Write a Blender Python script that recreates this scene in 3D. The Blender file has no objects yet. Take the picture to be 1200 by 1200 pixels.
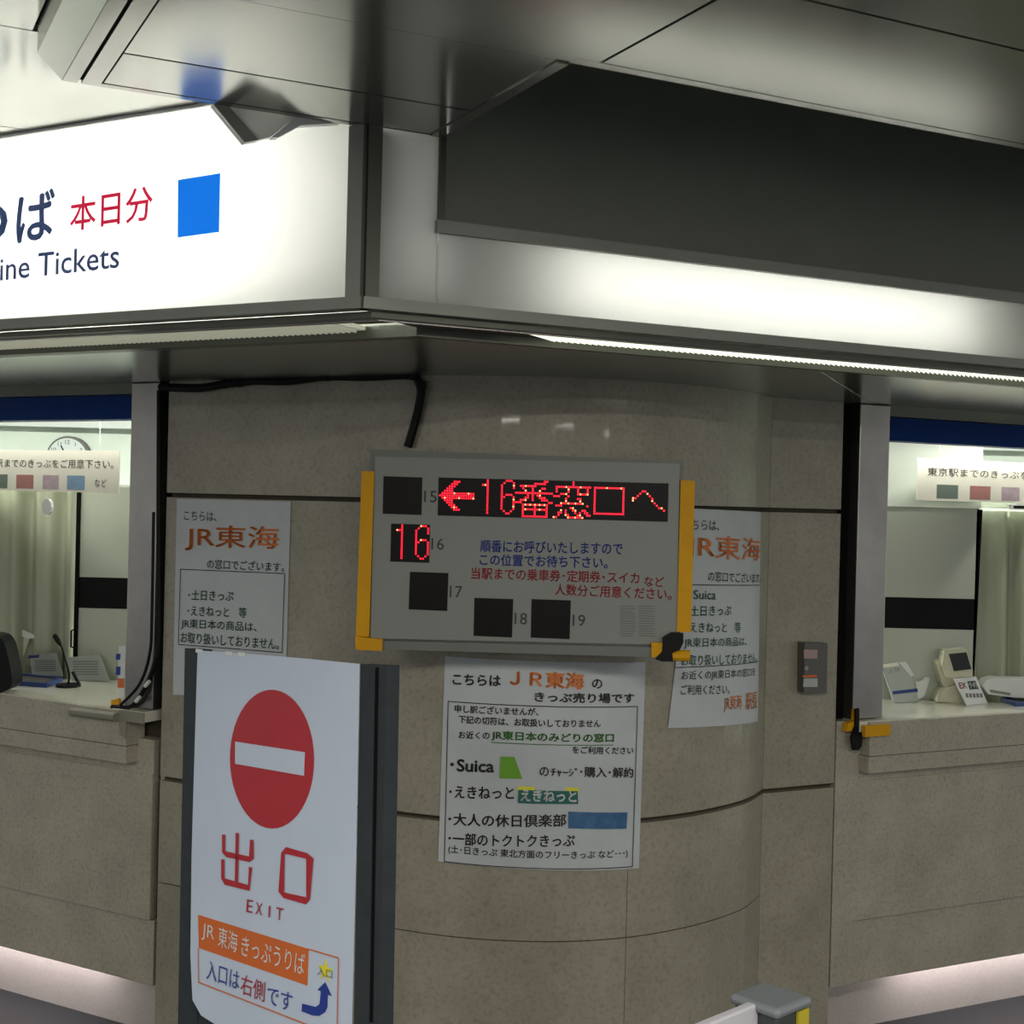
import bpy, bmesh, math, random
from mathutils import Vector, Matrix
R = random.Random(7)
SC = bpy.context.scene
COL = SC.collection

# ------------------------------------------------------------------ camera, world, exposure
EYE = Vector((0, 0, 1.6)); F = 1600.0; ROLL = 0.0248; PITCH = 10 / F
_fw = Vector((0, math.cos(PITCH), -math.sin(PITCH)))
_up0 = Vector((0, math.sin(PITCH), math.cos(PITCH)))
_rt = Vector((1, 0, 0)) * math.cos(ROLL) + _up0 * math.sin(ROLL)
_up = -Vector((1, 0, 0)) * math.sin(ROLL) + _up0 * math.cos(ROLL)
cam_d = bpy.data.cameras.new('camera'); cam = bpy.data.objects.new('camera', cam_d); COL.objects.link(cam)
cam_d.sensor_width = 36; cam_d.lens = 36 * F / 1200
m = Matrix((_rt, _up, -_fw)).transposed().to_4x4(); m.translation = EYE
cam.matrix_world = m
cam_d.clip_start = 0.02
SC.camera = cam
w = bpy.data.worlds.new('world'); SC.world = w; w.use_nodes = True
w.node_tree.nodes['Background'].inputs[0].default_value = (0.90, 0.91, 0.89, 1)
w.node_tree.nodes['Background'].inputs[1].default_value = 0.66
SC.view_settings.view_transform = 'Standard'; SC.view_settings.look = 'None'
SC.view_settings.gamma = 1; SC.view_settings.use_curve_mapping = False
SC.view_settings.exposure = 0.0

def area(name, loc, sx, sy, power, color=(1, 1, 1), direction=(0, 0, -1), xdir=(1, 0, 0), spread=math.pi, shape='RECTANGLE'):
    l = bpy.data.lights.new(name, 'AREA'); l.shape = shape; l.size = sx; l.size_y = sy
    l.energy = power; l.color = color; l.spread = spread
    o = bpy.data.objects.new(name, l); COL.objects.link(o)
    z = -Vector(direction).normalized(); x = Vector(xdir); x = (x - z * x.dot(z)).normalized(); y = z.cross(x)
    mm = Matrix((x, y, z)).transposed().to_4x4(); mm.translation = loc; o.matrix_world = mm
    return o
WARM = (1.0, 0.97, 0.86)
# fluorescent fittings of the concourse, behind the camera, and its row of round downlights
for k, (x, y, p) in enumerate([(-2.6, -0.2, 66), (0.4, 0.3, 66), (3.0, -0.2, 66), (-1.5, -4.0, 36), (2.2, -4.2, 36)]):
    area('concourse_tube', (x, y, 2.262), 1.2, 0.16, p, WARM, xdir=(0.894, 0.447, 0))
for x, y in [(-5.2, -4.6), (-3.3, -5.4), (-1.0, -5.0), (0.8, -5.6), (2.6, -5.0), (5.0, -4.4), (6.6, -3.0), (-6.5, -2.5)]:
    area('concourse_downlight', (x, y, 2.262), 0.13, 0.13, 14, (1, 1, 0.93), shape='DISK')
# the ticket office behind the windows
area('office_tube', (-2.6, 5.6, 2.42), 2.2, 0.3, 300, (0.95, 1.0, 0.89))
area('office_tube', (2.7, 5.6, 2.42), 2.2, 0.3, 300, (0.95, 1.0, 0.89))
area('office_tube', (-2.2, 4.32, 2.30), 1.2, 0.12, 85, (0.97, 1.0, 0.90), xdir=(-0.87, 0.49, 0))
area('office_tube', (2.15, 4.62, 2.30), 1.2, 0.12, 85, (0.97, 1.0, 0.90), xdir=(0.894, 0.447, 0))

# ------------------------------------------------------------------ survey helpers
def ray(px, py):
    return (_fw + _rt * ((px - 600) / F) + _up * ((600 - py) / F)).normalized()
def at_z(px, py, z):
    d = ray(px, py); return EYE + d * ((z - EYE.z) / d.z)
def at_y(px, py, y):
    d = ray(px, py); return EYE + d * (y / d.y)
class Plane:
    def __init__(s, p0, u, v=(0, 0, 1)):
        s.p = Vector(p0); s.u = Vector(u).normalized(); v = Vector(v)
        s.v = (v - s.u * v.dot(s.u)).normalized(); s.n = s.u.cross(s.v).normalized()
        if s.n.dot(EYE - s.p) < 0: s.n = -s.n
        s.flat = True
    def uv(s, px, py):
        d = ray(px, py); q = EYE + d * ((s.p - EYE).dot(s.n) / d.dot(s.n)) - s.p
        return (q.dot(s.u), q.dot(s.v))
    def pos(s, u, v, off=0): return s.p + s.u * u + s.v * v + s.n * off
    def shifted(s, off):
        q = Plane(s.p + s.n * off, s.u, s.v); return q
class Bent:      # a vertical wall following a polyline in plan; u = length along it, v = height
    def __init__(s, pts):
        s.pts = [Vector((x, y)) for x, y in pts]; s.s = [0]
        for a, b in zip(s.pts, s.pts[1:]): s.s.append(s.s[-1] + (b - a).length)
        s.flat = False
        seg = [(b - a).normalized() for a, b in zip(s.pts, s.pts[1:])]
        nn = [Vector((t.y, -t.x)) for t in seg]
        s.vn = [nn[0]] + [(a + b).normalized() for a, b in zip(nn, nn[1:])] + [nn[-1]]
    def uv(s, px, py):
        d = ray(px, py); d2 = Vector((d.x, d.y)); best = None
        for i, (a, b) in enumerate(zip(s.pts, s.pts[1:])):
            e = b - a; den = d2.x * e.y - d2.y * e.x
            if abs(den) < 1e-9: continue
            t = (a.x * e.y - a.y * e.x) / den; k = (a.x * d2.y - a.y * d2.x) / den
            n_ = len(s.pts) - 2
            if (k >= -1e-6 or i == 0) and (k <= 1 + 1e-6 or i == n_) and t > 0 and (best is None or t < best[0]):
                best = (t, s.s[i] + k * e.length)
        t, u = best
        return (u, EYE.z + d.z * t)
    def pos(s, u, v, off=0):
        i = 0
        while i < len(s.s) - 2 and s.s[i + 1] < u: i += 1
        k = (u - s.s[i]) / (s.s[i + 1] - s.s[i])
        p = s.pts[i].lerp(s.pts[i + 1], k); n = s.vn[i].lerp(s.vn[i + 1], min(1, max(0, k))).normalized()
        return Vector((p.x + n.x * off, p.y + n.y * off, v))

# ------------------------------------------------------------------ materials
MATS = {}
def mat(name, base=(0.5, 0.5, 0.5), rough=0.5, metal=0.0, coat=0.0, coat_r=0.05, noise=None, scale=6, bump=0.0, bscale=60,
        emit=None, estr=0, spec=0.5, stretch=(1, 1, 1), noise2=None, scale2=120):
    if name in MATS: return MATS[name]
    mt = bpy.data.materials.new(name); mt.use_nodes = True; nt = mt.node_tree; b = nt.nodes['Principled BSDF']
    b.inputs['Base Color'].default_value = (*base, 1); b.inputs['Roughness'].default_value = rough
    b.inputs['Metallic'].default_value = metal; b.inputs['Coat Weight'].default_value = coat; b.inputs['Coat Roughness'].default_value = coat_r
    b.inputs['Specular IOR Level'].default_value = spec
    if emit: b.inputs['Emission Color'].default_value = (*emit, 1); b.inputs['Emission Strength'].default_value = estr
    tc = nt.nodes.new('ShaderNodeTexCoord'); mp = nt.nodes.new('ShaderNodeMapping'); mp.inputs['Scale'].default_value = stretch
    nt.links.new(tc.outputs['Object'], mp.inputs['Vector'])
    if noise is None: noise = tuple(c * 0.92 for c in base)
    n = nt.nodes.new('ShaderNodeTexNoise'); n.inputs['Scale'].default_value = scale; n.inputs['Detail'].default_value = 6; n.inputs['Roughness'].default_value = 0.65
    nt.links.new(mp.outputs[0], n.inputs['Vector'])
    cr = nt.nodes.new('ShaderNodeValToRGB'); cr.color_ramp.elements[0].position = 0.32; cr.color_ramp.elements[1].position = 0.68
    cr.color_ramp.elements[0].color = (*noise, 1); cr.color_ramp.elements[1].color = (*base, 1)
    nt.links.new(n.outputs['Fac'], cr.inputs[0]); out = cr.outputs[0]
    if noise2:
        n2 = nt.nodes.new('ShaderNodeTexNoise'); n2.inputs['Scale'].default_value = scale2; n2.inputs['Detail'].default_value = 4
        nt.links.new(mp.outputs[0], n2.inputs['Vector'])
        c2 = nt.nodes.new('ShaderNodeValToRGB'); c2.color_ramp.elements[0].position = 0.30; c2.color_ramp.elements[1].position = 0.52
        c2.color_ramp.elements[0].color = (*noise2, 1); c2.color_ramp.elements[1].color = (1, 1, 1, 1)
        mx = nt.nodes.new('ShaderNodeMix'); mx.data_type = 'RGBA'; mx.blend_type = 'MULTIPLY'; mx.inputs[0].default_value = 1
        nt.links.new(n2.outputs['Fac'], c2.inputs[0]); nt.links.new(out, mx.inputs[6]); nt.links.new(c2.outputs[0], mx.inputs[7]); out = mx.outputs[2]
    nt.links.new(out, b.inputs['Base Color'])
    if bump:
        n3 = nt.nodes.new('ShaderNodeTexNoise'); n3.inputs['Scale'].default_value = bscale; n3.inputs['Detail'].default_value = 3
        nt.links.new(mp.outputs[0], n3.inputs['Vector'])
        bp = nt.nodes.new('ShaderNodeBump'); bp.inputs['Strength'].default_value = bump; bp.inputs['Distance'].default_value = 0.002
        nt.links.new(n3.outputs['Fac'], bp.inputs['Height']); nt.links.new(bp.outputs[0], b.inputs['Normal'])
    MATS[name] = mt; return mt
def translucent(name, col):
    mt = bpy.data.materials.new(name); mt.use_nodes = True; nt = mt.node_tree; nt.nodes.clear()
    o = nt.nodes.new('ShaderNodeOutputMaterial'); t = nt.nodes.new('ShaderNodeBsdfTranslucent'); t.inputs[0].default_value = (*col, 1)
    d = nt.nodes.new('ShaderNodeBsdfDiffuse'); d.inputs[0].default_value = (0.60, 0.60, 0.58, 1); mx = nt.nodes.new('ShaderNodeMixShader'); mx.inputs[0].default_value = 0.35
    tc = nt.nodes.new('ShaderNodeTexCoord'); n = nt.nodes.new('ShaderNodeTexNoise'); n.inputs['Scale'].default_value = 3
    cr = nt.nodes.new('ShaderNodeValToRGB'); cr.color_ramp.elements[0].color = tuple(c * .95 for c in col) + (1,); cr.color_ramp.elements[1].color = (*col, 1)
    nt.links.new(tc.outputs['Object'], n.inputs['Vector']); nt.links.new(n.outputs['Fac'], cr.inputs[0]); nt.links.new(cr.outputs[0], t.inputs[0])
    g = nt.nodes.new('ShaderNodeBsdfGlossy'); g.inputs['Roughness'].default_value = 0.12; fr = nt.nodes.new('ShaderNodeFresnel'); fr.inputs[0].default_value = 1.45
    m2 = nt.nodes.new('ShaderNodeMixShader')
    nt.links.new(t.outputs[0], mx.inputs[1]); nt.links.new(d.outputs[0], mx.inputs[2])
    nt.links.new(fr.outputs[0], m2.inputs[0]); nt.links.new(mx.outputs[0], m2.inputs[1]); nt.links.new(g.outputs[0], m2.inputs[2])
    nt.links.new(m2.outputs[0], o.inputs[0]); MATS[name] = mt; return mt

STONE = mat('stone', (0.325, 0.298, 0.235), 0.45, coat=0.28, coat_r=0.035, noise=(0.25, 0.228, 0.175), scale=5, noise2=(0.80, 0.78, 0.74), scale2=90)
STONE2 = mat('counter_stone', (0.40, 0.372, 0.30), 0.5, noise=(0.32, 0.297, 0.24), scale=6, noise2=(0.78, 0.76, 0.73), scale2=110)
BASEST = mat('base_stone', (0.42, 0.38, 0.36), 0.5, noise=(0.37, 0.335, 0.315), scale=5, noise2=(0.90, 0.89, 0.88), scale2=120)
GROUT = mat('dark_joint', (0.035, 0.028, 0.015), 0.8, noise=(0.05, 0.04, 0.022), scale=30)
STEEL = mat('brushed_steel', (0.34, 0.33, 0.31), 0.28, metal=0.9, noise=(0.22, 0.21, 0.20), scale=2.5, stretch=(1, 1, 1))
DKSTEEL = mat('dark_metal', (0.10, 0.105, 0.085), 0.32, metal=0.55, noise=(0.075, 0.08, 0.065), scale=4)
FRAME = mat('sign_frame_metal', (0.27, 0.28, 0.25), 0.4, metal=0.4, noise=(0.23, 0.24, 0.21), scale=5)
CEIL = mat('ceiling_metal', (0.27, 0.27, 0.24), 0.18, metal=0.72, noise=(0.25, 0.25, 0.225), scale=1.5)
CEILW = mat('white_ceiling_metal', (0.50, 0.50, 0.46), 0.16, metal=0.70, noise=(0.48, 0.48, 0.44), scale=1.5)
SOFF = mat('soffit_metal', (0.34, 0.35, 0.31), 0.22, metal=0.7, noise=(0.29, 0.30, 0.26), scale=3)
VOID = mat('dark_panel', (0.20, 0.21, 0.18), 0.4, noise=(0.18, 0.19, 0.16), scale=8)
BLACK = mat('black_rubber', (0.006, 0.006, 0.007), 0.5, spec=0.15)
GAP = mat('black_gap', (0.004, 0.004, 0.004), 0.8, spec=0.1)
NAVY = mat('blue_band', (0.001, 0.035, 0.20), 0.5, spec=0.1, noise=(0.001, 0.03, 0.17))
PAPER = mat('paper', (0.49, 0.515, 0.54), 0.6, noise=(0.445, 0.47, 0.495), scale=9)
PAPERW = mat('sign_paper', (0.53, 0.595, 0.73), 0.5, noise=(0.49, 0.555, 0.69), scale=5)
BOARD = mat('board_face', (0.205, 0.215, 0.20), 0.45, noise=(0.195, 0.205, 0.19), scale=6)
HOUS = mat('board_housing', (0.14, 0.15, 0.135), 0.45, noise=(0.125, 0.135, 0.12), scale=9)
YEL = mat('yellow_tape', (0.62, 0.31, 0.006), 0.5, spec=0.15, noise=(0.56, 0.27, 0.01), scale=12)
LEDBK = mat('led_black', (0.008, 0.007, 0.007), 0.35, noise=(0.010, 0.008, 0.008), scale=40, spec=0.12)
LED = mat('led_red', (0.3, 0.0, 0.02), 0.4, emit=(1.0, 0.004, 0.022), estr=2.6)
LEDO = mat('led_orange', (0.3, 0.1, 0.02), 0.4, emit=(1.0, 0.25, 0.10), estr=3.0)
INKK = mat('ink_black', (0.018, 0.018, 0.022), 0.6)
INKG = mat('ink_green', (0.012, 0.095, 0.045), 0.6)
INKLG = mat('ink_leaf_green', (0.035, 0.16, 0.02), 0.6)
INKO = mat('ink_orange', (0.62, 0.17, 0.03), 0.6)
INKB = mat('ink_blue', (0.012, 0.035, 0.27), 0.6)
INKR = mat('ink_red', (0.36, 0.015, 0.03), 0.6)
REDP = mat('sign_red', (0.42, 0.012, 0.025), 0.5)
ORP = mat('sign_orange', (0.62, 0.13, 0.02), 0.5)
INKGREY = mat('ink_grey', (0.15, 0.15, 0.15), 0.6)
YELINK = mat('ink_yellow', (0.75, 0.68, 0.03), 0.6)
TEAL = mat('ink_teal', (0.01, 0.12, 0.11), 0.6)
GREENP = mat('print_green', (0.14, 0.36, 0.02), 0.6)
BLUEP = mat('print_blue', (0.015, 0.08, 0.22), 0.6, noise=(0.06, 0.16, 0.30), scale=30)
WHITEINK = mat('ink_white', (0.62, 0.64, 0.64), 0.6)
FRBLK = mat('stand_frame', (0.034, 0.041, 0.047), 0.6, noise=(0.027, 0.033, 0.038), scale=30, spec=0.2)
OFFW = mat('office_panel', (0.44, 0.47, 0.40), 0.5, noise=(0.42, 0.45, 0.38), scale=3)
OFFB = mat('office_bulkhead', (0.70, 0.76, 0.68), 0.5)
BANDK = mat('black_band', (0.005, 0.005, 0.006), 0.5, spec=0.1)
CURT = mat('curtain', (0.40, 0.42, 0.32), 0.8, noise=(0.34, 0.36, 0.27), scale=3, stretch=(3, 3, 0.3))
TOPW = mat('worktop', (0.66, 0.64, 0.55), 0.12, noise=(0.62, 0.60, 0.51), scale=4)
CREAM = mat('cream_plastic', (0.55, 0.54, 0.40), 0.4)
SCREENK = mat('screen_dark', (0.01, 0.011, 0.013), 0.25)
WHITEP = mat('white_plastic', (0.66, 0.68, 0.66), 0.35)
ACRY = mat('acrylic_card', (0.42, 0.45, 0.42), 0.2, noise=(0.36, 0.40, 0.37), scale=10)
NVT = mat('navy_tray', (0.02, 0.05, 0.20), 0.35)
HANG = mat('hanging_board', (0.78, 0.76, 0.64), 0.5)
GREYBOX = mat('grey_box', (0.115, 0.105, 0.10), 0.45, metal=0.2)
PINK = mat('pink_label', (0.40, 0.27, 0.27), 0.6)
FOAM = mat('grey_foam', (0.23, 0.22, 0.17), 0.7)
FLOORM = mat('floor_stone', (0.02, 0.026, 0.032), 0.4, noise=(0.014, 0.018, 0.022), scale=3)
PCAP = mat('post_cap', (0.15, 0.165, 0.18), 0.5)
PBODY = mat('post_body', (0.03, 0.036, 0.036), 0.5)
YPAINT = mat('yellow_paint', (0.42, 0.33, 0.02), 0.5)
PANW = mat('white_panel', (0.46, 0.45, 0.50), 0.4)
GREENC = mat('dark_green_cloth', (0.012, 0.05, 0.022), 0.9, noise=(0.02, 0.085, 0.02), scale=18)
ACRYL = translucent('backlit_acrylic', (0.95, 0.95, 0.93))
S_BLUE = mat('backlit_blue', (0.0, 0.15, 0.6), 0.4, emit=(0.0, 0.16, 0.72), estr=0.9)
S_RED = mat('backlit_red', (0.3, 0.01, 0.04), 0.4, emit=(0.50, 0.008, 0.05), estr=0.75)
S_NAVY = mat('backlit_navy', (0.03, 0.05, 0.1), 0.4, emit=(0.03, 0.055, 0.14), estr=0.6)
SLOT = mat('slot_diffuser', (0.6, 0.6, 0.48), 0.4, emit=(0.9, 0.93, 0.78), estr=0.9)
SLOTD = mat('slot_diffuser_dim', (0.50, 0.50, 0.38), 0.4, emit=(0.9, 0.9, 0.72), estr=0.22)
CLOCKM = mat('clock_face', (0.62, 0.66, 0.66), 0.4)

# ------------------------------------------------------------------ object helpers
def mk(name, verts, faces, material, parent=None, smooth=False, bevel=0.0):
    me = bpy.data.meshes.new(name)
    c = Vector((0, 0, 0))
    if parent is None and verts:
        xs = [v[0] for v in verts]; ys = [v[1] for v in verts]; zs = [v[2] for v in verts]
        c = Vector(((min(xs) + max(xs)) / 2, (min(ys) + max(ys)) / 2, min(zs)))
    elif parent is not None:
        c = Vector((0, 0, 0))
    bm = bmesh.new(); vs = [bm.verts.new(Vector(v) - c) for v in verts]
    for f in faces:
        try: bm.faces.new([vs[i] for i in f])
        except ValueError: pass
    bmesh.ops.recalc_face_normals(bm, faces=bm.faces)
    if bevel: bmesh.ops.bevel(bm, geom=[e for e in bm.edges if len(e.link_faces) == 2 and e.calc_face_angle(0) > 0.5], offset=bevel, segments=2, affect='EDGES', profile=0.5)
    if smooth:
        for f in bm.faces: f.smooth = True
    bm.to_mesh(me); bm.free()
    me.materials.append(material)
    o = bpy.data.objects.new(name, me); COL.objects.link(o)
    if parent is None: o.location = c
    else:
        o.parent = parent; o.matrix_parent_inverse = world(parent).inverted()
    return o
def world(o):
    mw = Matrix.Translation(o.location)
    return mw if o.parent is None else Matrix.Identity(4) if False else (mw if o.parent is None else world(o.parent) @ o.matrix_parent_inverse @ mw)
def tag(o, label=None, cat=None, group=None, kind=None):
    if label: o['label'] = label
    if cat: o['category'] = cat
    if group: o['group'] = group
    if kind: o['kind'] = kind
    return o
def empty(name, loc, label=None, cat=None, group=None, kind=None):
    o = bpy.data.objects.new(name, None); o.empty_display_size = 0.1; COL.objects.link(o); o.location = loc
    return tag(o, label, cat, group, kind)
def box(name, lo, hi, material, parent=None, ux=(1, 0, 0), origin=(0, 0, 0), bevel=0.0):
    """box in a frame: x along ux (horizontal), y = the horizontal direction left of it, z up"""
    ux = Vector(ux).normalized(); uy = Vector((-ux.y, ux.x, 0)); o = Vector(origin)
    vs = [o + ux * x + uy * y + Vector((0, 0, z)) for x in (lo[0], hi[0]) for y in (lo[1], hi[1]) for z in (lo[2], hi[2])]
    fs = [(0, 1, 3, 2), (4, 6, 7, 5), (0, 4, 5, 1), (2, 3, 7, 6), (0, 2, 6, 4), (1, 5, 7, 3)]
    return mk(name, vs, fs, material, parent, bevel=bevel)
def prism(name, pts, d, material, parent=None, bevel=0.0):
    """polygon of 3-D points swept along d"""
    d = Vector(d); n = len(pts); a = [Vector(p) for p in pts]; b = [p + d for p in a]
    fs = [tuple(range(n)), tuple(range(2 * n - 1, n - 1, -1))] + [(i, (i + 1) % n, n + (i + 1) % n, n + i) for i in range(n)]
    return mk(name, a + b, fs, material, parent, bevel=bevel)
def tube(name, pts, r, material, parent=None, sides=8, smooth=True, radii=None):
    pts = [Vector(p) for p in pts]; vs = []; fs = []
    prev = None
    for i, p in enumerate(pts):
        t = (pts[min(i + 1, len(pts) - 1)] - pts[max(i - 1, 0)]).normalized()
        a = prev if prev is not None else (Vector((0, 0, 1)) if abs(t.z) < 0.9 else Vector((1, 0, 0)))
        a = (a - t * a.dot(t)).normalized(); prev = a; b = t.cross(a)
        rr = radii[i] if radii else r
        for k in range(sides):
            th = 2 * math.pi * k / sides; vs.append(p + a * (rr * math.cos(th)) + b * (rr * math.sin(th)))
    for i in range(len(pts) - 1):
        for k in range(sides):
            fs.append((i * sides + k, i * sides + (k + 1) % sides, (i + 1) * sides + (k + 1) % sides, (i + 1) * sides + k))
    fs.append(tuple(range(sides))); fs.append(tuple(range(len(vs) - 1, len(vs) - sides - 1, -1)))
    return mk(name, vs, fs, material, parent, smooth=False)
def smoothpts(p, n=6):
    p = [Vector(q) for q in p]; out = []
    for i in range(len(p) - 1):
        a, b, c, d = p[max(i - 1, 0)], p[i], p[i + 1], p[min(i + 2, len(p) - 1)]
        for k in range(n):
            t = k / n
            out.append(0.5 * ((2 * b) + (c - a) * t + (2 * a - 5 * b + 4 * c - d) * t * t + (-a + 3 * b - 3 * c + d) * t ** 3))
    out.append(p[-1]); return out
# things printed or fixed on a surface
def plate(name, S, px, material, parent=None, off=0.0, th=0.001, nu=1, wav=0.0):
    """four pixel corners TL, TR, BR, BL measured on surface S; a thin solid between off and off+th"""
    TL, TR, BR, BL = [S.uv(*p) for p in px]
    return plate_uv(name, S, (TL, TR, BR, BL), material, parent, off, th, nu, wav)
def plate_uv(name, S, c, material, parent=None, off=0.0, th=0.001, nu=1, wav=0.0):
    TL, TR, BR, BL = c; vs = []; fs = []; nv = 6 if wav else 1
    for o in (off + th, off):
        for j in range(nv + 1):
            for i in range(nu + 1):
                a, b = i / nu, j / nv
                u = (TL[0] * (1 - a) + TR[0] * a) * (1 - b) + (BL[0] * (1 - a) + BR[0] * a) * b
                v = (TL[1] * (1 - a) + TR[1] * a) * (1 - b) + (BL[1] * (1 - a) + BR[1] * a) * b
                vs.append(S.pos(u, v, o + wav * (0.5 + 0.5 * math.sin(9 * a + 3 * b)) * (0.3 + b)))
    W = nu + 1; N = W * (nv + 1)
    for j in range(nv):
        for i in range(nu):
            q = (j * W + i, j * W + i + 1, (j + 1) * W + i + 1, (j + 1) * W + i)
            fs.append(q); fs.append(tuple(N + k for k in reversed(q)))
    for i in range(nu):
        fs.append((i, N + i, N + i + 1, i + 1)); k = nv * W + i; fs.append((k, k + 1, N + k + 1, N + k))
    for j in range(nv):
        k = j * W; fs.append((k, k + W, N + k + W, N + k)); k = j * W + nu; fs.append((k, N + k, N + k + W, k + W))
    return mk(name, vs, fs, material, parent)
def poly_on(name, S, uvs, material, parent=None, off=0.0, th=0.001):
    n = len(uvs); vs = [S.pos(u, v, off + th) for u, v in uvs] + [S.pos(u, v, off) for u, v in uvs]
    fs = [tuple(range(n)), tuple(range(2 * n - 1, n - 1, -1))] + [(i, n + i, n + (i + 1) % n, (i + 1) % n) for i in range(n)]
    return mk(name, vs, fs, material, parent)
def line(S, p, q, wid, material, parent, off=0.002, name='rule_line'):
    a = S.uv(*p); b = S.uv(*q); return seg_uv(S, [a, b], wid, material, parent, off, name)
def seg_uv(S, pts, wid, material, parent, off=0.002, name='rule_line', closed=False):
    """a stroke of given width through uv points (kept flat on S)"""
    vs = []; fs = []; P = [Vector(p) for p in pts]
    if not closed and len(P) == 2 and not S.flat:
        P = [P[0].lerp(P[1], k / 12) for k in range(13)]
    n = len(P)
    for i, p in enumerate(P):
        a = P[(i - 1) % n] if closed or i > 0 else p; b = P[(i + 1) % n] if closed or i < n - 1 else p
        t = (b - a).normalized(); k = 1.0
        if a != p and b != p:
            t1 = (p - a).normalized(); k = 1 / max(0.5, t1.dot(t))
        nn = Vector((-t.y, t.x)) * (wid / 2 * k)
        vs += [S.pos(p.x + nn.x, p.y + nn.y, off), S.pos(p.x - nn.x, p.y - nn.y, off)]
    for i in range(n if closed else n - 1):
        j = (i + 1) % n; fs.append((2 * i, 2 * i + 1, 2 * j + 1, 2 * j))
    return mk(name, vs, fs, material, parent)
_tc = {}
def glyphs(body, bold, mono=False):
    key = (body, bold)
    if key in _tc: return _tc[key]
    cu = bpy.data.curves.new('t', 'FONT'); cu.body = body; cu.size = 1; cu.resolution_u = 3
    o = bpy.data.objects.new('t', cu); COL.objects.link(o)
    dg = bpy.context.evaluated_depsgraph_get(); me = bpy.data.meshes.new_from_object(o.evaluated_get(dg))
    V = [(v.co.x, v.co.y) for v in me.vertices]; Fc = [tuple(p.vertices) for p in me.polygons]
    if bold:
        V0, F0 = V, Fc; V, Fc = [], []
        for dx, dy in ((-bold, 0), (bold, 0), (0, -bold), (0, bold)):
            k = len(V); V += [(x + dx, y + dy) for x, y in V0]; Fc += [tuple(i + k for i in f) for f in F0]
    bpy.data.objects.remove(o); bpy.data.curves.remove(cu); bpy.data.meshes.remove(me)
    _tc[key] = (V, Fc); return _tc[key]
def text(S, body, bl, br, h, material, parent, bold=0.0, off=0.003, name='lettering', full=True):
    """text whose ink box runs from pixel bl to pixel br along its foot and is h pixels high"""
    V, Fc = glyphs(body, bold)
    x0 = min(v[0] for v in V); x1 = max(v[0] for v in V); y0 = min(v[1] for v in V); y1 = max(v[1] for v in V)
    A = Vector(S.uv(*bl)); B = Vector(S.uv(*br)); T = Vector(S.uv(bl[0], bl[1] - h)); hv = T.y - A.y
    vs = []
    for x, y in V:
        a = (x - x0) / (x1 - x0); b = (y - y0) / (y1 - y0)
        p = A.lerp(B, a); vs.append(S.pos(p.x, p.y + hv * b, off))
    ns = body.count(' ') + body.count('　')
    if not ns: return mk(name, vs, Fc, material, parent)
    iv = sorted((min(V[i][0] for i in f), max(V[i][0] for i in f)) for f in Fc); gaps = []; e = iv[0][1]
    for lo, hi in iv:
        if lo > e: gaps.append((lo - e, (lo + e) / 2))
        e = max(e, hi)
    cuts = sorted(c for _, c in sorted(gaps, reverse=True)[:ns]) + [9e9]; lo = -9e9
    for c in cuts:
        fs = [f for f in Fc if lo < V[f[0]][0] <= c]; lo = c; ids = sorted({i for f in fs for i in f}); mp = {i: k for k, i in enumerate(ids)}
        o = mk(name, [vs[i] for i in ids], [tuple(mp[i] for i in f) for f in fs], material, parent)
    return o

# ------------------------------------------------------------------ plan of the place
tR = Vector((0.8944, 0.4472, 0)); nR = Vector((0.4472, -0.8944, 0))      # right frontage: along, outward
tL = Vector((-0.8725, 0.4886, 0)); nL = Vector((-0.4886, -0.8725, 0))    # left frontage
L0 = Vector((-0.979, 3.868, 0)); Rj = Vector((0.733, 3.887, 0)); R1 = Rj + tR * 0.262
Z_TOP = 1.92
front = [Vector(p) for p in [(-0.979, 3.868), (-0.66, 3.699), (-0.35, 3.535), (-0.165, 3.457), (0.0, 3.425), (0.18, 3.432), (0.347, 3.487), (0.514, 3.595), (0.656, 3.742), (0.733, 3.887)]]
curve = smoothpts(front, 5)
WALL = Bent([(p.x, p.y) for p in curve])
RF = Plane((R1.x, R1.y, 0), tR)      # right frontage plane, u grows to the right
LF = Plane((L0.x, L0.y, 0), -tL)     # left frontage plane, u grows to the right (negative = outwards)
RW = Plane((Rj.x, Rj.y, 0), tR)

# floor and office shell
tag(box('floor', (-9, -9, -0.06), (9, 9, 0), FLOORM), kind='structure')
off_wall = tag(box('wall_back', (-6, 8.2, 0), (6, 8.3, 2.6), OFFB), kind='structure')
tag(box('wall_office_left', (-6.1, 4.6, 0), (-6.0, 8.3, 2.6), OFFB), kind='structure')
tag(box('wall_office_right', (6.0, 4.6, 0), (6.1, 8.3, 2.6), OFFB), kind='structure')
tag(prism('ceiling_office', [(-6.0, 6.75, 2.5), (L0.x - 0.3, L0.y + 0.25, 2.5), (0, 3.75, 2.5), (R1.x + 0.3, R1.y + 0.22, 2.5), (6.0, 6.6, 2.5), (6.0, 8.2, 2.5), (-6.0, 8.2, 2.5)], (0, 0, 0.05), OFFB), kind='structure')

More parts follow.
